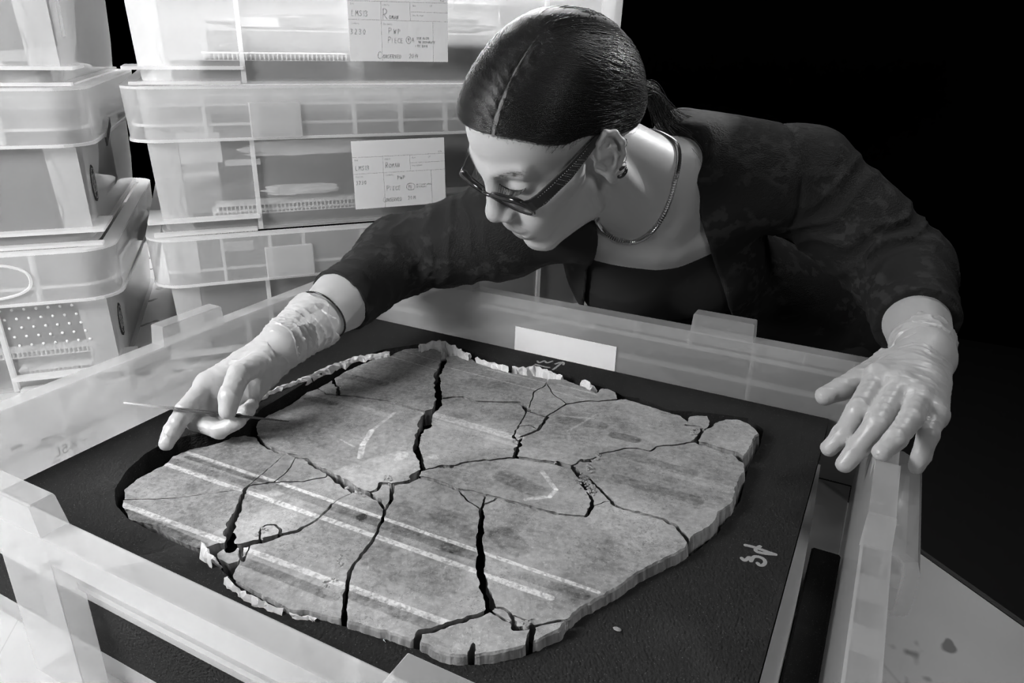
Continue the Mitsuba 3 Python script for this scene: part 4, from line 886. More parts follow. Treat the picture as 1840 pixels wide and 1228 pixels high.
# ears
def ear(s):
    B = Body()
    x = .0765 * s; e = lambda a, y, z: hd(x + a * s, y + .006, z + .003)
    out = [(.002, -.004, .010), (.004, -.010, .026), (.007, -.020, .033), (.010, -.029, .026), (.012, -.032, .012), (.011, -.029, -.002), (.008, -.021, -.014)]
    for i in range(len(out) - 1): B.cone(e(*out[i]), e(*out[i + 1]), .0034, .0034, .003)
    B.ell(e(.0015, -.017, .008), [.0042, .0150, .0235], HM @ Rot.from_euler('z', 14 * s, degrees=True).as_matrix() @ Rot.from_euler('x', 8, degrees=True).as_matrix(), .004)
    B.ell(e(.0055, -.010, -.021), [.0048, .0085, .0110], HM, .005)
    an = [(.009, -.014, .022), (.011, -.021, .014), (.010, -.021, .002), (.008, -.015, -.010)]
    for i in range(len(an) - 1): B.cone(e(*an[i]), e(*an[i + 1]), .0028, .0028, .003)
    B.ell(e(.0085, -.0100, .0030), [.0065, .0062, .0095], HM, .003, 'sub')
    B.ell(e(.0085, -.0120, .0205), [.0045, .0065, .0035], HM, .002, 'sub')
    B.cone(e(.001, .0005, .003), e(.005, -.003, -.004), .0040, .0032, .003)
    B.cone(e(-.006, -.010, .012), e(.001, -.013, .010), .010, .008, .006); B.cone(e(-.006, -.006, -.010), e(.002, -.008, -.014), .007, .006, .006)
    c = hd(x, -.014, .004); return B.mesh(c - .05, c + .05, .0011)
# neck, shoulders, chest
C7 = tor(0, .035, -.055)
B.cone(hd(0, -.035, -.030), N0 + TF * -.005, .050, .055, .02)
B.cone(hd(0, .0, -.045), tor(0, -.02, .02), .040, .045, .02)
NOTCH = tor(-.005, -.058, .058)
B.cone(hd(-.056, -.022, -.025), tor(.012, -.055, .052), .012, .0075, .014)
B.cone(hd(.056, -.022, -.025), tor(-.012, -.055, .052), .012, .0075, .014)
for s, SH in ((-1, RSH), (1, LSH)):
    B.cone(tor(s * .012, -.060, .052), SH * .75 + N0 * .25 + TF * .03, .0085, .009, .010)        # collar bone
    B.cone(tor(s * .035, .0, -.02), SH, .042, .046, .03)
B.ell(tor(.01, -.145, -.035), [.135, .090, .140], TR, .04)
B.ell(tor(0, -.07, -.004), [.110, .060, .070], TR, .03)
B.ell(tor(.065, -.34, -.100), [.105, .080, .17], TR, .05)
B.ell(HIP, [.130, .10, .11], TR, .05)
B.chain([RSH, RE, RE * .45 + RWR * .55, RWR], [.046, .039, .037, .0265], .014)
B.chain([LSH, LE, LE * .5 + LWR * .5, LWR], [.046, .040, .0385, .029], .014)
B.cone(RWR, RWR + (RH['M'][0] - RWR) * .2, .0255, .020, .01); B.cone(LWR, LWR + (LH['M'][0] - LWR) * .2, .0265, .021, .01)
hand(B, RH, RWR, -.0014, RB); hand(B, LH, LWR, -.0014, LB)
SKIN_H = .0024
bv, bf = B.mesh([-.02, -.46, -.22], [.90, .50, .48], SKIN_H)
# colour: lips, brows, lids
q = (bv - HO) @ HM
tone = np.full(len(bv), .40)
bl = lambda c, r: np.clip(1.35 - np.sqrt((((q - c) / r) ** 2).sum(1)), 0, 1)
lip = np.maximum(bl(np.array([0, .0965, -.0395]), np.array([.022, .012, .0070])), bl(np.array([0, .0915, -.0560]), np.array([.0195, .013, .0082])))
tone = tone * (1 - .42 * np.clip(lip * 2.6, 0, 1))
for s in (-1, 1):
    for t in np.linspace(0, 1, 9):
        c = np.array([s * (.014 + .034 * t), .092 - .026 * t ** 1.6, .0435 + .006 * math.sin(2.4 * t)])
        tone = tone * (1 - .13 * np.clip(1.5 * bl(c, np.array([.006, .012, .0034])), 0, 1))
mat('mat_skin', {'type': 'twosided', 'b': {'type': 'principled', 'base_color': {'type': 'mesh_attribute', 'name': 'vertex_color'}, 'roughness': .46, 'specular': .42, 'sheen': .15}})
add('body', (bv, bf), 'mat_skin', person, True, color=np.repeat(tone[:, None], 3, 1))
for s in (-1, 1):
    v, f = ear(s); add('ear', (v, f), 'mat_skin', person, True, color=np.full((len(v), 3), .40))

# ---- gloves
def glove(J, W, E, back, seed, lab, lo_, hi_, cufflen, flare):
    g = Body(); hand(g, J, W, .0004, back)
    ax = nz(E - W); c0, c1 = W + ax * .004, W + ax * cufflen
    g.cone(W + (J['M'][0] - W) * .25, c0, .0215, .0285, .010)
    g.cone(c0, c1, .0290, .0305 + flare, .006)
    g.cone(c1, c1 + ax * .03, .0305 + flare, .033 + flare, .004)
    # hollow cuff: cut off square and bored out
    g.put(lambda p: .045 - np.abs((p - (c1 + ax * .045)) @ ax), c1 + ax * .03, .09, .0015, 'sub') if False else None
    rr_ = np.random.default_rng(seed); dirs = rr_.normal(size=(5, 3))
    def post(p, d):
        s = (p - W) @ ax
        cut = s - cufflen - .0035 * np.sin(9 * ((p - W) @ np.cross(ax, back)) / .03 + seed) - .008 * ((p - W) @ back) / .03
        d = smax(d, cut, .0015)
        r = p - W - s[:, None] * ax; rad = np.sqrt((r * r).sum(1))
        bore = np.maximum(rad - (.0278 + flare), -(s - cufflen + .012))
        zone = np.exp(-((s - .006) / .034) ** 2) * .0022 + .00085
        wr = 0
        for a in range(4):
            u = p @ dirs[a] * (150 if a < 2 else 260) + 3 * meshkit.noise(p * 45, seed + a)
            wr = wr + (1 - np.abs(np.sin(u))) ** 3 * (.6 if a < 2 else .35)
        circ = (1 - np.abs(np.sin(s * 300 + 5 * meshkit.noise(p * 38, seed + 9)))) ** 3
        return d - zone * (.55 * wr + .8 * circ - .6)
    g.post = post
    v, f = g.mesh(lo_, hi_, .0016, margin=.004)
    return add('glove', (v, f), 'mat_glove', person, True, label=lab), ax
mat('mat_glove', {'type': 'twosided', 'b': {'type': 'principled', 'base_color': rgb(.42), 'roughness': .36, 'specular': .55}})
allr = np.vstack([np.array(RH[f]) for f in 'IMRLT'] + [RWR[None]]); alll = np.vstack([np.array(LH[f]) for f in 'IMRLT'] + [LWR[None]])
glove(RH, RWR, RE, RB, 3, 'thin pale translucent glove on the hand holding the tool', allr.min(0) - [.02, .02, .02], allr.max(0) + [.06, .09, .05], .055, .006)
glove(LH, LWR, LE, LB, 5, 'thin pale translucent glove on the hand on the box rim', alll.min(0) - [.02, .02, .02], alll.max(0) + [.05, .05, .06], .026, .003)

# ---- clothes
def poly2d(poly):
    P = np.asarray(poly, float)
    def fn(x):
        d = np.full(len(x), 1e9); s = np.ones(len(x))
        for i in range(len(P)):
            a, b = P[i], P[i - 1]; e, w = b - a, x - a
            t_ = np.clip((w @ e) / (e @ e), 0, 1)[:, None]; d = np.minimum(d, ((w - e * t_) ** 2).sum(1))
            c1, c2, c3 = x[:, 1] >= a[1], x[:, 1] < b[1], e[0] * w[:, 1] > e[1] * w[:, 0]
            s = np.where((c1 & c2 & c3) | (~c1 & ~c2 & ~c3), -s, s)
        return s * np.sqrt(d)
    return fn
TQ = lambda p: np.stack([(p - N0) @ TA, (p - N0) @ TU], -1)
def front_hole(b, pts, f0=-.02, k=.004):
    """Cuts an opening of that outline (points on the chest) through the front of a garment."""
    P2 = np.array([TQ(x) for x in pts]); fn2 = poly2d(P2)
    b.put(lambda p: np.maximum(fn2(TQ(p)), -((p - N0) @ TF - f0)), N0 + TF * .05 - TU * .1, .45, k, 'sub')
def clothes_trunk(b, g):
    b.ell(tor(.01, -.145, -.035), [.135 + g, .090 + g, .140 + g], TR, .04)
    b.ell(tor(0, -.07, -.004), [.110 + g, .060 + g, .070 + g], TR, .03)
    b.ell(tor(.065, -.34, -.100), [.110 + g, .085 + g, .18], TR, .05)
    b.ell(tor(-.05, -.17, .015), [.056 + g, .050 + g, .06 + g], TR, .03); b.ell(tor(.07, -.17, .015), [.056 + g, .050 + g, .06 + g], TR, .03)
def hit(b, u, v, t0=.55, t1=1.25):
    r = RM @ np.array([(u - 920) / FL, 1, (614 - v) / FL]); t = np.arange(t0, t1, .001); d = b.eval(CAM + r * t[:, None])
    i = np.argmax(d < 0) if (d < 0).any() else np.argmin(d); return CAM + r * t[i]
top = Body(); clothes_trunk(top, .0035)
for s, SH in ((-1, RSH), (1, LSH)): top.cone(tor(s * .05, -.01, -.02), SH * .8 + N0 * .2, .040, .042, .03)
top0 = [hit(top, u, v) for u, v in ((1092, 412), (1125, 436), (1160, 452), (1182, 455), (1210, 444), (1240, 415), (1262, 380))]
front_hole(top, [top0[0] + TU * .2 - TA * .03, *top0, top0[-1] + TU * .25 - TA * .03], -.10)
tv, tf = top.mesh([.15, -.30, -.25], [.85, .50, .40], .004)
add('top', (tv, tf), 'mat_top', person, True, label='plain dark round-necked top under the jacket')
plastic('mat_top', .018, .85, .15, sheen=.4)
def damask(p, n, uv):
    a = mikit.fbm(p.x * 90, p.y * 90, p.z * 90, 3); b_ = mikit.fbm(p.x * 34, p.y * 34, p.z * 34, 2)
    return mi.Color3f(0.012 + .014 * mikit.smoothstep(.48, .60, a) * mikit.smoothstep(.45, .65, b_))
def weave(p, n, uv): return mikit.noise(p.x * 800, p.y * 800, p.z * 800) + .8 * mikit.fbm(p.x * 90, p.y * 90, p.z * 90, 3)
bumped('mat_jacket', mikit.proc(damask), weave, .0008, .75, .25, sheen=.6)
jk = Body(); clothes_trunk(jk, .012)
NB = at(1225, 250, .985)
for s, SH in ((-1, RSH), (1, LSH)):
    jk.cone(tor(s * .065, .012, -.035), SH, .046, .058, .03); jk.cone(tor(s * .045, .0, -.02), SH, .055, .060, .03); jk.cone(tor(s * .045, -.045, .030), SH * .8 + N0 * .2 + TF * .02, .028, .036, .03)
    jk.ell(SH, [.064, .060, .062], TR, .02)
jk.cone(NB, LSH + TU * .004 - TF * .01, .040, .050, .03)
rc = RE * .42 + RWR * .58; lc = LE * .34 + LWR * .66
jk.chain([RSH, RSH * .5 + RE * .5, RE, rc], [.056, .055, .053, .0415], .03)
jk.chain([LSH, LSH * .5 + LE * .5 + TA * .006, LE, lc], [.060, .060, .056, .0450], .03)
jk.cone(tor(.05, -.20, -.05), HIP + TA * .08, .09, .09, .04); jk.cone(tor(-.02, -.20, -.05), HIP - TA * .04, .08, .08, .04)
rax, lax = nz(RWR - RE), nz(LWR - LE)
J0 = [hit(jk, u, v) for u, v in ((1075, 430), (1052, 520), (1045, 600), (1340, 640), (1300, 520), (1258, 388), (1222, 290))]
front_hole(jk, [J0[0] + TU * .12, *J0[:3], J0[2] - TU * .2, J0[3] - TU * .2, *J0[3:], J0[-1] + TU * .10], -.03)
jk.put(lambda p: np.sqrt(((p - (N0 + TU * .07)) ** 2).sum(1)) - .058, N0 + TU * .07, .07, .01, 'sub')
fold = [(RSH, RE, RSH * .3 + RE * .7), (LSH, LE, LSH * .45 + LE * .55)]
def jpost(p, d):
    d = smax(d, np.where(((p - RE) @ rax > 0) & (p[:, 0] < .35), (p - rc) @ rax, -1.0), .002)
    d = smax(d, np.where(((p - LE) @ lax > 0) & (p[:, 0] > .60) & (p[:, 2] > .02), (p - lc) @ lax, -1.0), .002)
    w = 0
    for S, E, cut, amp in ((RSH, RE, rc, .0032), (LSH, LE, lc, .0042)):
        for a, b_ in ((S, E), (E, cut)):
            ax = nz(b_ - a); s = (p - a) @ ax; L = np.linalg.norm(b_ - a)
            r = np.sqrt((((p - a) - s[:, None] * ax) ** 2).sum(1)); zone = np.exp(-(np.maximum(r - .06, 0) / .02) ** 2) * np.clip((s + .02) / .04, 0, 1) * np.clip((L + .01 - s) / .03, 0, 1)
            side = (p - a) @ nz(np.cross(ax, TF))
            u = s * 165 + side * 60 + 7 * meshkit.noise(p * 22, 3)
            w = w + amp * zone * ((1 - np.abs(np.sin(u * .55))) ** 1.6 - .35)
    big = (meshkit.fbm(p * 14, 3, 8) - .5) * .007
    # armhole seam of the left sleeve
    sa = (p - (LSH - TA * .030)) @ nz(TA + TU * -.15); seam = np.exp(-(sa / .0035) ** 2) * .003 * (np.sqrt(((p - LSH) ** 2).sum(1)) < .13)
    # cuff bands
    for c, ax in ((rc, rax), (lc, lax)):
        s = (p - c) @ ax; near = np.sqrt(((p - c) ** 2).sum(1)) < .075
        d = d - .0016 * near * (np.abs(s + .012) < .0125)
    return d - w - big + seam
jk.post = jpost
jv, jf = jk.mesh([-.02, -.32, -.30], [.92, .52, .42], .0036, margin=.006)
add('jacket', (jv, jf), 'mat_jacket', person, True, label='dark jacket with a faint flower pattern and gathered sleeves')
tr = Body()
tr.ell(HIP + SD * .01, [.130, .115, .12], TR, .05); tr.ell(tor(.03, -.40, -.09), [.125, .095, .12], TR, .05)
for s in (-1, 1):
    hj = HIP + TA * s * .070 - [0, 0, .05] + SD * .02; kn = np.array([hj[0] + .0 + s * .01, hj[1] + .0, -.46]); an = np.array([hj[0] + s * .02, hj[1] + .04, -.86])
    tr.chain([hj, kn, an], [.092, .062, .048], .03)
tv, tf = tr.mesh([.2, .05, -.95], [.95, .75, .05], .007)
add('trousers', (tv, tf), 'mat_top', person, True)
for s in (-1, 1):
    hj = HIP + TA * s * .085; an = np.array([hj[0] + s * .02, hj[1] + .04, -ZO + .045])
    sh_ = Body(); sh_.cone(an, an + [.01, -.02, -.008], .034, .036, .01).cone(an + [0, .02, -.012], an + [.03, -.15, -.018], .033, .027, .01)
    sh_.post = lambda p, d: smax(d, -(p[:, 2] + ZO - .001), .002)
    v, f = sh_.mesh(an - [.08, .24, .06], an + [.12, .10, .06], .005)
    add('shoe', (v, f), 'mat_black', person, True)
# ------------------------------------------------------------------ hair
zl_y = np.array([-.20, -.10, -.075, -.05, -.032, -.018, -.004, .010, .024, .036, .050, .062, .074, .084, .2])
zl_z = np.array([-.052, -.052, -.046, -.026, -.002, .022, .041, .046, .050, .058, .071, .084, .092, .097, .12])
hr = Body()
hr.ell(hd(0, -.016, .056), [.0795, .103, .088], HM, .012)
hr.ell(hd(0, .030, .064), [.0665, .0575, .060], HM, .02)
hr.ell(hd(0, -.080, .030), [.060, .048, .062], HM, .03)
hr.ell(hd(0, -.088, -.012), [.040, .034, .036], HM, .03)
PART = [hit(hr, u, v) for u, v in ((886, 246), (890, 222), (900, 188), (914, 152), (933, 116), (956, 80), (978, 54))]
hr.put(lambda p: (lambda q: np.interp(q[:, 1], zl_y, zl_z) - q[:, 2])((p - HO) @ HM), HO, 9, .010, 'and')
hv, hf = hr.mesh(HO - .21, HO + .21, .0026)
mat('mat_hair', {'type': 'twosided', 'b': {'type': 'principled', 'base_color': rgb(.018), 'roughness': .36, 'specular': .6}})
mat('mat_hair_under', {'type': 'twosided', 'b': {'type': 'principled', 'base_color': rgb(.010), 'roughness': .8, 'specular': .08}})
hk_ = add('hair', (hv, hf), 'mat_hair_under', person, True, label='dark hair parted in the middle and tied back low')
HCEN = hd(0, -.02, .04)
def on_hair(dirs, extra=0.0):
    """Points where rays from the middle of the head leave the hair."""
    r = np.linspace(.16, .05, 56); out = np.full(len(dirs), .09); done = np.zeros(len(dirs), bool)
    for a in r:
        m = ~done
        if not m.any(): break
        d = hr.eval(HCEN + dirs[m] * a); k_ = np.nonzero(m)[0][d < 0]; out[k_] = a; done[k_] = True
    return HCEN + dirs * (out + .0006)[:, None] + dirs * np.reshape(extra, (-1, 1)), done
TAIL = hd(.0, -.116, -.028)
def strands(n, roots, seed, npt=18, lift=.0, scatter=.010, end=(.82, 1.0), side=0, sweep=.9):
    r2 = np.random.default_rng(seed); idx = r2.integers(0, len(roots), n)
    a = roots[idx] + r2.normal(size=(n, 3)) * .0016; b_ = TAIL + r2.normal(size=(n, 3)) * scatter
    d0 = (a - HCEN) / np.linalg.norm(a - HCEN, axis=1, keepdims=True); d1 = (b_ - HCEN) / np.linalg.norm(b_ - HCEN, axis=1, keepdims=True)
    c_ = np.array([hd(side * .09, y_, z_) for y_, z_ in zip(r2.uniform(-.05, .02, n), r2.uniform(.03, .085, n))]) - HCEN
    dc = c_ / np.linalg.norm(c_, axis=1, keepdims=True); wc = (sweep * r2.uniform(.5, 1.1, n) if side else np.zeros(n))[:, None]
    e1 = r2.uniform(*end, n)[:, None]; wob = r2.normal(size=(n, 3)) * .014; P = []
    for k in range(npt):
        t_ = k / (npt - 1) * e1
        d = (1 - t_) ** 2 * d0 + 2 * t_ * (1 - t_) * ((1 - wc) * (d0 + d1) * .6 + wc * dc) + t_ ** 2 * d1 + wob * np.sin(np.pi * t_)
        P.append(d / np.linalg.norm(d, axis=1, keepdims=True))
    P = np.stack(P, 1)
    off = (r2.random(n) * .0014 - .0004 + lift * r2.random(n))[:, None] * np.sin(np.pi * np.linspace(0.06, .97, npt))[None] ** .5
    pts, ok = on_hair(P.reshape(-1, 3), off.reshape(-1))
    ok = ok.reshape(n, npt); keep = ok.mean(1) > .97
    return pts.reshape(n, npt, 3)[keep]
def tubes(P, r):
    """Many thin three-sided tubes at once. P: (n, m, 3)."""
    n, m, _ = P.shape; t_ = np.gradient(P, axis=1); t_ /= np.linalg.norm(t_, axis=2, keepdims=True) + 1e-12
    a = np.cross(t_, P - HCEN); a /= np.linalg.norm(a, axis=2, keepdims=True) + 1e-12; b_ = np.cross(t_, a)
    th = np.arange(3) * 2 * np.pi / 3 + .3; prof = (np.sin(np.linspace(.18, np.pi * .93, m)) ** .4)[None, :, None, None] * r
    v = P[:, :, None] + prof * (np.cos(th)[None, None, :, None] * a[:, :, None] + np.sin(th)[None, None, :, None] * b_[:, :, None])
    i, j, k = np.meshgrid(np.arange(n), np.arange(m - 1), np.arange(3), indexing='ij')
    o = lambda j_, k_: i * m * 3 + j_ * 3 + k_
    q = np.stack([o(j, k), o(j, (k + 1) % 3), o(j + 1, (k + 1) % 3), o(j + 1, k)], -1).reshape(-1, 4)
    return v.reshape(-1, 3), np.vstack([q[:, [0, 1, 2]], q[:, [0, 2, 3]]])
pl = spline(PART, 40)
ppt = spline(PART, 60); pout = (ppt - HCEN) / np.linalg.norm(ppt - HCEN, axis=1, keepdims=True); pt_ = np.gradient(ppt, axis=0); psd = np.cross(pt_, pout); psd /= np.linalg.norm(psd, axis=1, keepdims=True)
pw = (.0018 + .0014 * meshkit.noise(np.column_stack([np.arange(60) * .35, np.zeros(60), np.zeros(60)]), 4)) * np.clip(np.linspace(1.25, .2, 60), 0, 1)
add('parting', (np.vstack([ppt + pout * .0004 + psd * pw[:, None], ppt + pout * .0010, ppt + pout * .0004 - psd * pw[:, None]]), np.array([[a_ * 60 + i_, a_ * 60 + i_ + 1, (a_ + 1) * 60 + i_ + 1] for a_ in (0, 1) for i_ in range(59)] + [[a_ * 60 + i_, (a_ + 1) * 60 + i_ + 1, (a_ + 1) * 60 + i_] for a_ in (0, 1) for i_ in range(59)])), 'mat_scalp', hk_, True, label='pale line of scalp at the parting')
plastic('mat_scalp', .15, .7, .2)
def hairline(s, ys): return np.array([hd(s * x, y, z) for x, y, z in ys])
HL = [(.012, .081, .098), (.030, .076, .093), (.046, .064, .084), (.056, .052, .072), (.063, .038, .058), (.068, .026, .051), (.071, .012, .047), (.073, -.004, .043)]
NA = [(.066, -.030, .000), (.060, -.052, -.022), (.048, -.074, -.040), (.030, -.092, -.050), (.012, -.100, -.052)]
roots = [np.vstack([pl + HM[:, 0] * s * .0032 for _ in range(2)] + [spline(hairline(s, HL), 40), spline(hairline(s, NA), 16)]) for s in (-1, 1)]
top_r = [np.vstack([pl + HM[:, 0] * s * .0035]) for s in (-1, 1)]
S = np.vstack([strands(1900, roots[0], 1, side=-1, sweep=.45), strands(1500, roots[1], 2, side=1, sweep=.45), strands(2700, top_r[0], 3, lift=.001, side=-1), strands(2300, top_r[1], 4, lift=.001, side=1)])
add('strands', tubes(S, .00027), 'mat_hair', hk_, True, kind='stuff', label='combed-back strands of hair')
# soft hairline: short fine hairs that start on the skin of the forehead and run into the hair
def fringe(n, seed):
    r2 = np.random.default_rng(seed); P = []
    for s in (-1, 1):
        h_ = hairline(s, HL); l_ = spline(np.vstack([[hd(0, .082, .099)], h_]), 200); i_ = r2.integers(0, 200, n)
        a = l_[i_] - HM[:, 2] * (r2.random(n) ** 2 * .009)[:, None] + HM[:, 1] * (r2.random(n) ** 2 * .005)[:, None]
        b_ = a - HM[:, 1] * r2.uniform(.012, .030, n)[:, None] + HM[:, 2] * r2.uniform(.004, .018, n)[:, None] + HM[:, 0] * (s * r2.uniform(-.001, .012, n))[:, None]
        t_ = np.linspace(0, 1, 7); q_ = a[:, None] * (1 - t_)[None, :, None] + b_[:, None] * t_[None, :, None]
        d_ = (q_ - HCEN).reshape(-1, 3); L0 = np.linalg.norm(d_, axis=1); d_ /= L0[:, None]
        out = np.full(len(d_), .08); done = np.zeros(len(d_), bool); sel = [k_ for k_, q2 in enumerate(B.p) if np.linalg.norm(q2[1] - hd(0, .06, .07)) < q2[2] + .07]
        for r_ in np.linspace(.125, .06, 44):
            m = ~done; k_ = np.nonzero(m)[0]
            if not len(k_): break
            x_ = HCEN + d_[k_] * r_; dd = np.minimum(hr.eval(x_), B.eval(x_, sel)); k_ = k_[dd < 0]; out[k_] = r_; done[k_] = True
        P.append((HCEN + d_ * (out + .0004)[:, None]).reshape(n, 7, 3))
    return np.vstack(P)
add('hairline_hair', tubes(fringe(420, 31), .00016), 'mat_hair', hk_, True, kind='stuff', label='soft short hairs along the hairline')
# fine short hairs along the hairline, the part and the outline
r2 = np.random.default_rng(12)
F1 = strands(150, np.vstack(roots), 21, npt=10, lift=.008, end=(.15, .5), scatter=.03)
add('flyaway', tubes(F1, .00013), 'mat_hair', hk_, True, kind='stuff', label='fine loose hairs standing off the head')
# pony tail: a band and a bundle that falls over her left shoulder
tail = spline([TAIL, hd(-.005, -.138, -.030), at(1200, 222, .945), at(1232, 248, .935), at(1262, 290, .925)], 22)
n = 260; sc = r2.normal(size=(n, 3)) * .0055; sc2 = r2.normal(size=(n, 3)) * .011
L_ = r2.uniform(.62, 1.0, n); tt = np.linspace(0, 1, 18); from_ = np.linspace(0, 1, 22)
TP = np.stack([[np.interp(tt * L_[i], from_, tail[:, k]) for k in range(3)] for i in range(n)]).transpose(0, 2, 1)
TP = TP + sc[:, None] * (1 - tt)[None, :, None] + sc2[:, None] * (tt ** 1.3)[None, :, None]
add('pony_tail', tubes(TP, .00036), 'mat_hair', hk_, True, kind='stuff', label='low pony tail with loose ends on the shoulder')

# ------------------------------------------------------------------ glasses
plastic('mat_frame', .012, .16, .7)
plastic('mat_temple', .030, .30, .5)
mat('mat_lens', {'type': 'blendbsdf', 'weight': .45, 'a': {'type': 'thindielectric', 'int_ior': 1.5}, 'b': {'type': 'principledthin', 'base_color': rgb(.35), 'roughness': .15, 'diff_trans': 1.2, 'eta': 1.5}})
gl = person + '__glasses'
def gpt(x, z):          # a point of the front of the glasses: bowed round the face, lower edge nearer to it
    return hd(x * .87, .1030 - .0085 * (abs(x) / .066) ** 1.7 + (z - .024) * .36, z - .001)
def lens_outline(s):
    return [(s * x, z) for x, z in ((.0105, .024), (.020, .0285), (.040, .0300), (.058, .0290), (.0630, .0245), (.0625, .012), (.058, -.001), (.048, -.0075), (.034, -.0085), (.020, -.0045), (.012, .007))]
for s in (-1, 1):
    o = [gpt(x, z) for x, z in lens_outline(s)]; oc = spline(o + [o[0]], 60)[:-1]
    wtop = np.array([.0020 + .0020 * np.clip((HM.T @ (q - HO))[2] / .03, 0, 1) for q in oc])
    k_ = add('frame', tube(oc, wtop, 8, closed=True), 'mat_frame', gl, True)
    c = np.mean(oc, 0); n_ = len(oc); i_ = np.arange(n_)
    th_ = HM[:, 1] * .0006
    vv = np.vstack([oc + th_, oc - th_, c + th_ * 2, c - th_])
    ff = np.vstack([np.stack([i_, (i_ + 1) % n_, i_ * 0 + 2 * n_], 1), np.stack([n_ + (i_ + 1) % n_, n_ + i_, i_ * 0 + 2 * n_ + 1], 1), np.stack([i_, n_ + i_, n_ + (i_ + 1) % n_], 1), np.stack([i_, n_ + (i_ + 1) % n_, (i_ + 1) % n_], 1)])
    add('lens', (vv, ff), 'mat_lens', gl, True, label='tinted lens')
    # temple: a broad arm from the hinge to the ear
    a = np.array([(.0585 * s, .0930, .0170), (.0655 * s, .078, .0185), (.0740 * s, .042, .0245), (.0765 * s, .012, .0300), (.0775 * s, -.006, .0335), (.0770 * s, -.022, .0270), (.0760 * s, -.036, .0120)])
    hgt = [.0085, .0090, .0082, .0062, .0045, .0036, .0030]
    ring_ = []
    for (x, y, z), h_ in zip(a, hgt):
        w_ = .0016
        ring_.append(np.array([hd(x + w_ * cx, y + .16 * h_ * cz, z + h_ * cz) for cx, cz in ((1, -.8), (1, .8), (.5, 1), (-.5, 1), (-1, .8), (-1, -.8), (-.5, -1), (.5, -1))]))
    v_, f_ = loft([np.tile(ring_[0].mean(0), (8, 1))] + ring_ + [np.tile(ring_[-1].mean(0), (8, 1))])
    kt = add('temple', (v_, f_), 'mat_temple', gl, 30)
    add('end_piece', hull(np.vstack([ring_[0] + HM[:, 0] * s * .0006, ring_[1] * .35 + ring_[0] * .65 + HM[:, 0] * s * .0006, [gpt(s * .0625, .029), gpt(s * .0635, .005), gpt(s * .0625, .029) + HM[:, 1] * .002, gpt(s * .0635, .005) + HM[:, 1] * .002]])), 'mat_frame', gl, label='glossy corner of the frame')
    st = []
    for ez in (.72, -.72):
        for t_ in np.linspace(.12, .62, 26):
            p_ = spline(a, 50)[int(t_ * 49)]; hh_ = np.interp(t_, np.linspace(0, 1, 7), hgt)
            q_ = hd(p_[0] + s * .0017, p_[1] + .16 * hh_ * ez, p_[2] + hh_ * ez); st.append(hull(q_ + .00032 * np.array(list(np.ndindex(2, 2, 2))) * 2 - .00032))
    add('stud', cat_(st), 'mat_grey', kt, kind='stuff', label='rows of tiny pale studs')
    ptn = []
    for j in range(8):
        t_ = .30 + .035 * j; p_ = spline(a, 50)[int(t_ * 49)]; hh_ = np.interp(t_, np.linspace(0, 1, 7), hgt)
        p0_, p1_ = hd(p_[0] + s * .0017, p_[1] - .003, p_[2] - hh_ * .5), hd(p_[0] + s * .0017, p_[1] + .003, p_[2] + hh_ * .5)
        ptn.append(tube([p0_, p1_], .00022, 4))
    add('engraving', cat_(ptn), 'mat_grey', kt, kind='stuff', label='fine diagonal pattern')
br = spline([gpt(-.0115, .022), hd(-.005, .1045, .0235), hd(.005, .1045, .0235), gpt(.0115, .022)], 14)
add('bridge', tube(br, .0021, 8), 'mat_frame', gl, True)

plastic('mat_brow', .06, .6, .2)
LASH0 = (np.array([hit(B, u, v) for u, v in ((899, 329), (907, 336), (917, 340), (927, 342), (937, 341), (945, 337))]) - HO) @ HM + [0, .0006, 0]
# eyelashes: curved little hairs along the lid edges
for s in (-1, 1):
    lash = []; lidp = [LASH0, LASH0 * [-1, 1, 1]][s > 0] @ HM.T + HO
    for q_, t_ in zip(spline(lidp, 26), np.linspace(-1, 1, 26)):
        o_ = HM @ np.array([-s * .0022 * (t_ - .2), .0044, -.0026 + .0006 * r2.normal()])
        lash.append(tube([q_, q_ + o_, q_ + o_ * 1.7 + HM @ [-s * .0012 * t_, .0006, .0016]], [.00040, .00030, .0001], 4))
    lash.append(tube(spline(lidp, 26), .0009 * np.sin(np.linspace(.3, np.pi - .2, 26)), 5))
    add('eyelashes', cat_(lash), 'mat_black', person, kind='stuff')
    # brow hairs
    bh = []
    for k in range(70):
        t_ = r2.random(); c = np.array([s * (.013 + .036 * t_), .0985, .0425 + .006 * math.sin(2.4 * t_) + r2.normal() * .0014])
        o_ = hd(*c); dr_ = -HM[:, 1]; tt_ = np.arange(0, .03, .0006); dd = B.eval(o_ + dr_ * tt_[:, None]); q_ = o_ + dr_ * (tt_[np.argmax(dd < .0003)] if (dd < .0003).any() else .012)
        e_ = HM @ np.array([s * .0060, -.0022, .0006 - .002 * t_]); bh.append(tube([q_, q_ + e_ * .5 + HM[:, 1] * .0006, q_ + e_], [.00016, .00014, .00005], 3))
    add('eyebrow', cat_(bh), 'mat_brow', person, kind='stuff')

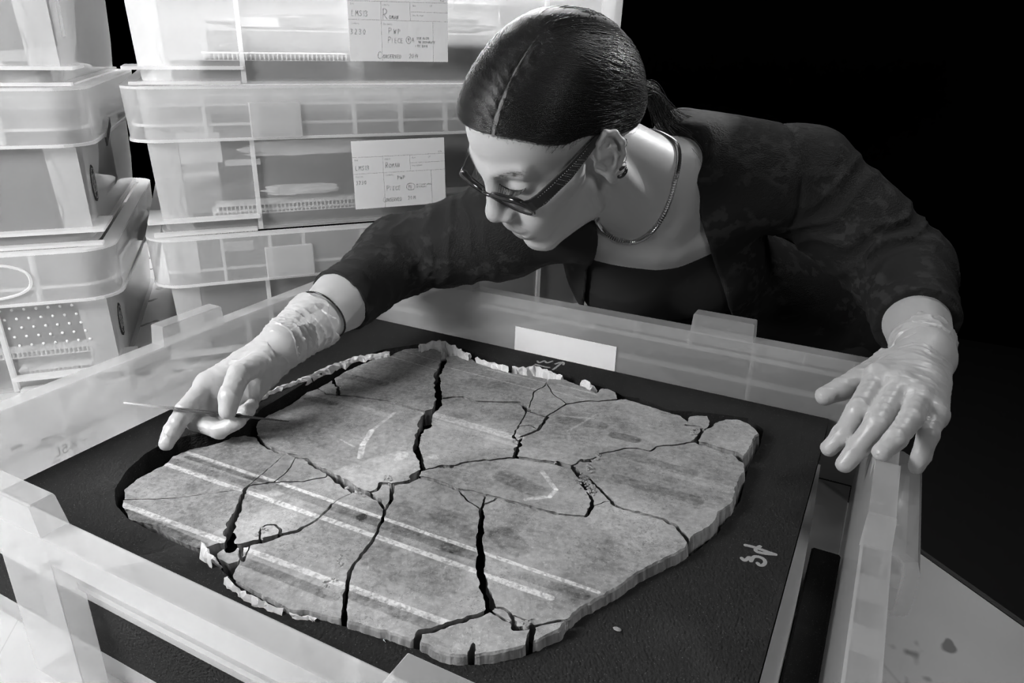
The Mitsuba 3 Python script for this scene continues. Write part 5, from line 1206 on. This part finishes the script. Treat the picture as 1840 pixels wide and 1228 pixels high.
# ------------------------------------------------------------------ jewellery
mat('mat_silver', {'type': 'twosided', 'b': {'type': 'principled', 'base_color': rgb(.62), 'roughness': .22, 'metallic': 1.0}})
nk_px = [(1076, 392), (1080, 404), (1092, 418), (1110, 429), (1132, 434), (1152, 429), (1172, 414), (1190, 389), (1203, 358), (1212, 322), (1217, 290), (1215, 268)]
nk = np.array([hit(B, u, v) for u, v in nk_px]); nk = spline(nk, 60)
ncx = lambda h_: N0 + TU * h_ + (hd(0, -.03, -.03) - N0) * (h_ / max(1e-6, (hd(0, -.03, -.03) - N0) @ TU))
def ang(p): d_ = p - N0; return math.atan2(d_ @ TF, d_ @ TA), d_ @ TU
(a1, h1), (a0, h0) = ang(nk[-1]), ang(nk[0])
if a1 > a0: a1 -= 2 * math.pi
bk = []
for t_ in np.linspace(0, 1, 26)[1:-1]:      # round the back of the neck, on the skin
    al = a1 + (a0 - 2 * math.pi - a1) * t_; hh_ = h1 + (h0 - h1) * t_ + .018 * math.sin(math.pi * t_)
    c_ = N0 + TU * hh_ * .6; d_ = TA * math.cos(al) + TF * math.sin(al); rr2 = np.arange(.12, .02, -.0008); x_ = c_ + d_ * rr2[:, None] + TU * hh_ * .4
    dd = B.eval(x_); bk.append(x_[np.argmax(dd < 0)] if (dd < 0).any() else x_[-1])
nk = np.vstack([nk, np.array(bk)])
from scipy.ndimage import gaussian_filter1d
nk[50:] = gaussian_filter1d(nk, 1.5, axis=0, mode='wrap')[50:]
out_ = nk - (N0 + TU * ((nk - N0) @ TU)[:, None] - 0); out_ /= np.linalg.norm(out_, axis=1, keepdims=True)
nk = nk + out_ * .0022
ln = spline(np.vstack([nk, nk[:1]]), 520)[:-1]
rope = .0030 + .0006 * np.sin(np.arange(len(ln)) * np.pi / 1.5)
add('necklace', tube(ln, rope, 10, closed=True), 'mat_silver', person, 30, label='thick woven silver chain round the neck')
def ringm(c, n_, r, w, m=28):
    n_ = nz(n_); a = nz(np.cross(n_, [.3, .2, .9])); b_ = np.cross(n_, a); t_ = np.linspace(0, 2 * np.pi, m, endpoint=False)
    return tube(c + r * (np.cos(t_)[:, None] * a + np.sin(t_)[:, None] * b_), w, 8, closed=True)
eh = lambda a, y, z: hd(-.0765 - a, y + .006, z + .003)
add('earring', ringm(eh(.011, -.034, .006), HM @ [.3, .5, .9], .0052, .0005), 'mat_silver', person, True, label='fine silver ring high on the ear')
add('earring', ringm(eh(.010, -.027, -.010), HM @ [.2, .6, .8], .0048, .0005), 'mat_silver', person, True, label='fine silver ring at the middle of the ear')
add('earring', ringm(eh(.010, -.0215, -.0170), HM @ [.2, .3, 1.0], .0058, .0005), 'mat_silver', person, True, label='fine silver ring low on the ear')
add('earring', cat_([ringm(eh(.010, -.0185 - .0000, -.0235 + dz), HM @ [.25, .2, 1.0], .0062, .0015) for dz in (0, .0016)]), 'mat_frame', person, True, label='black hoop in the ear lobe')
bc = RE * .30 + RWR * .70; bc = RWR + nz(RE - RWR) * .070
add('bracelet', ringm(bc, nz(RE - RWR) + .12 * TU, .0345, .0011, 48), 'mat_frame', person, True, label='thin dark bangle above the glove')

# ------------------------------------------------------------------ the pointed tool in her right hand
tt0, tt1 = at(222, 724, .797), at(519, 758, .803)
mid = at(409, 742, .7905)
ax = nz(tt1 - tt0); sd_ = nz(np.cross(ax, mid - CAM)); up_ = np.cross(sd_, ax)
ts = np.linspace(0, 1, 40)
plastic('mat_tool', .10, .30, .5, metallic=.9)
tool = thing('steel_tweezers', 'slim pointed steel tweezers held between thumb and finger of the gloved hand', 'tweezers')
def arm(sg):
    rings_ = []
    for t_ in ts:
        w_ = .0003 + .0033 * max(0, np.sin(np.pi * t_)) ** (.9 if t_ < .5 else 1.2)
        gap = .0012 * np.sin(np.pi * t_) ** 2 + .0002
        c = tt0 + (tt1 - tt0) * t_ + sd_ * sg * gap * .9 + up_ * (-.0028 * np.sin(np.pi * t_))
        h_ = .0007
        rings_.append(np.array([c + up_ * a * w_ + sd_ * b_ * h_ for a, b_ in ((-1, -1), (1, -1), (1, 1), (-1, 1))]))
    return loft(rings_, True)
for sg in (-1, 1): add('arm', arm(sg), 'mat_tool', tool, 30)
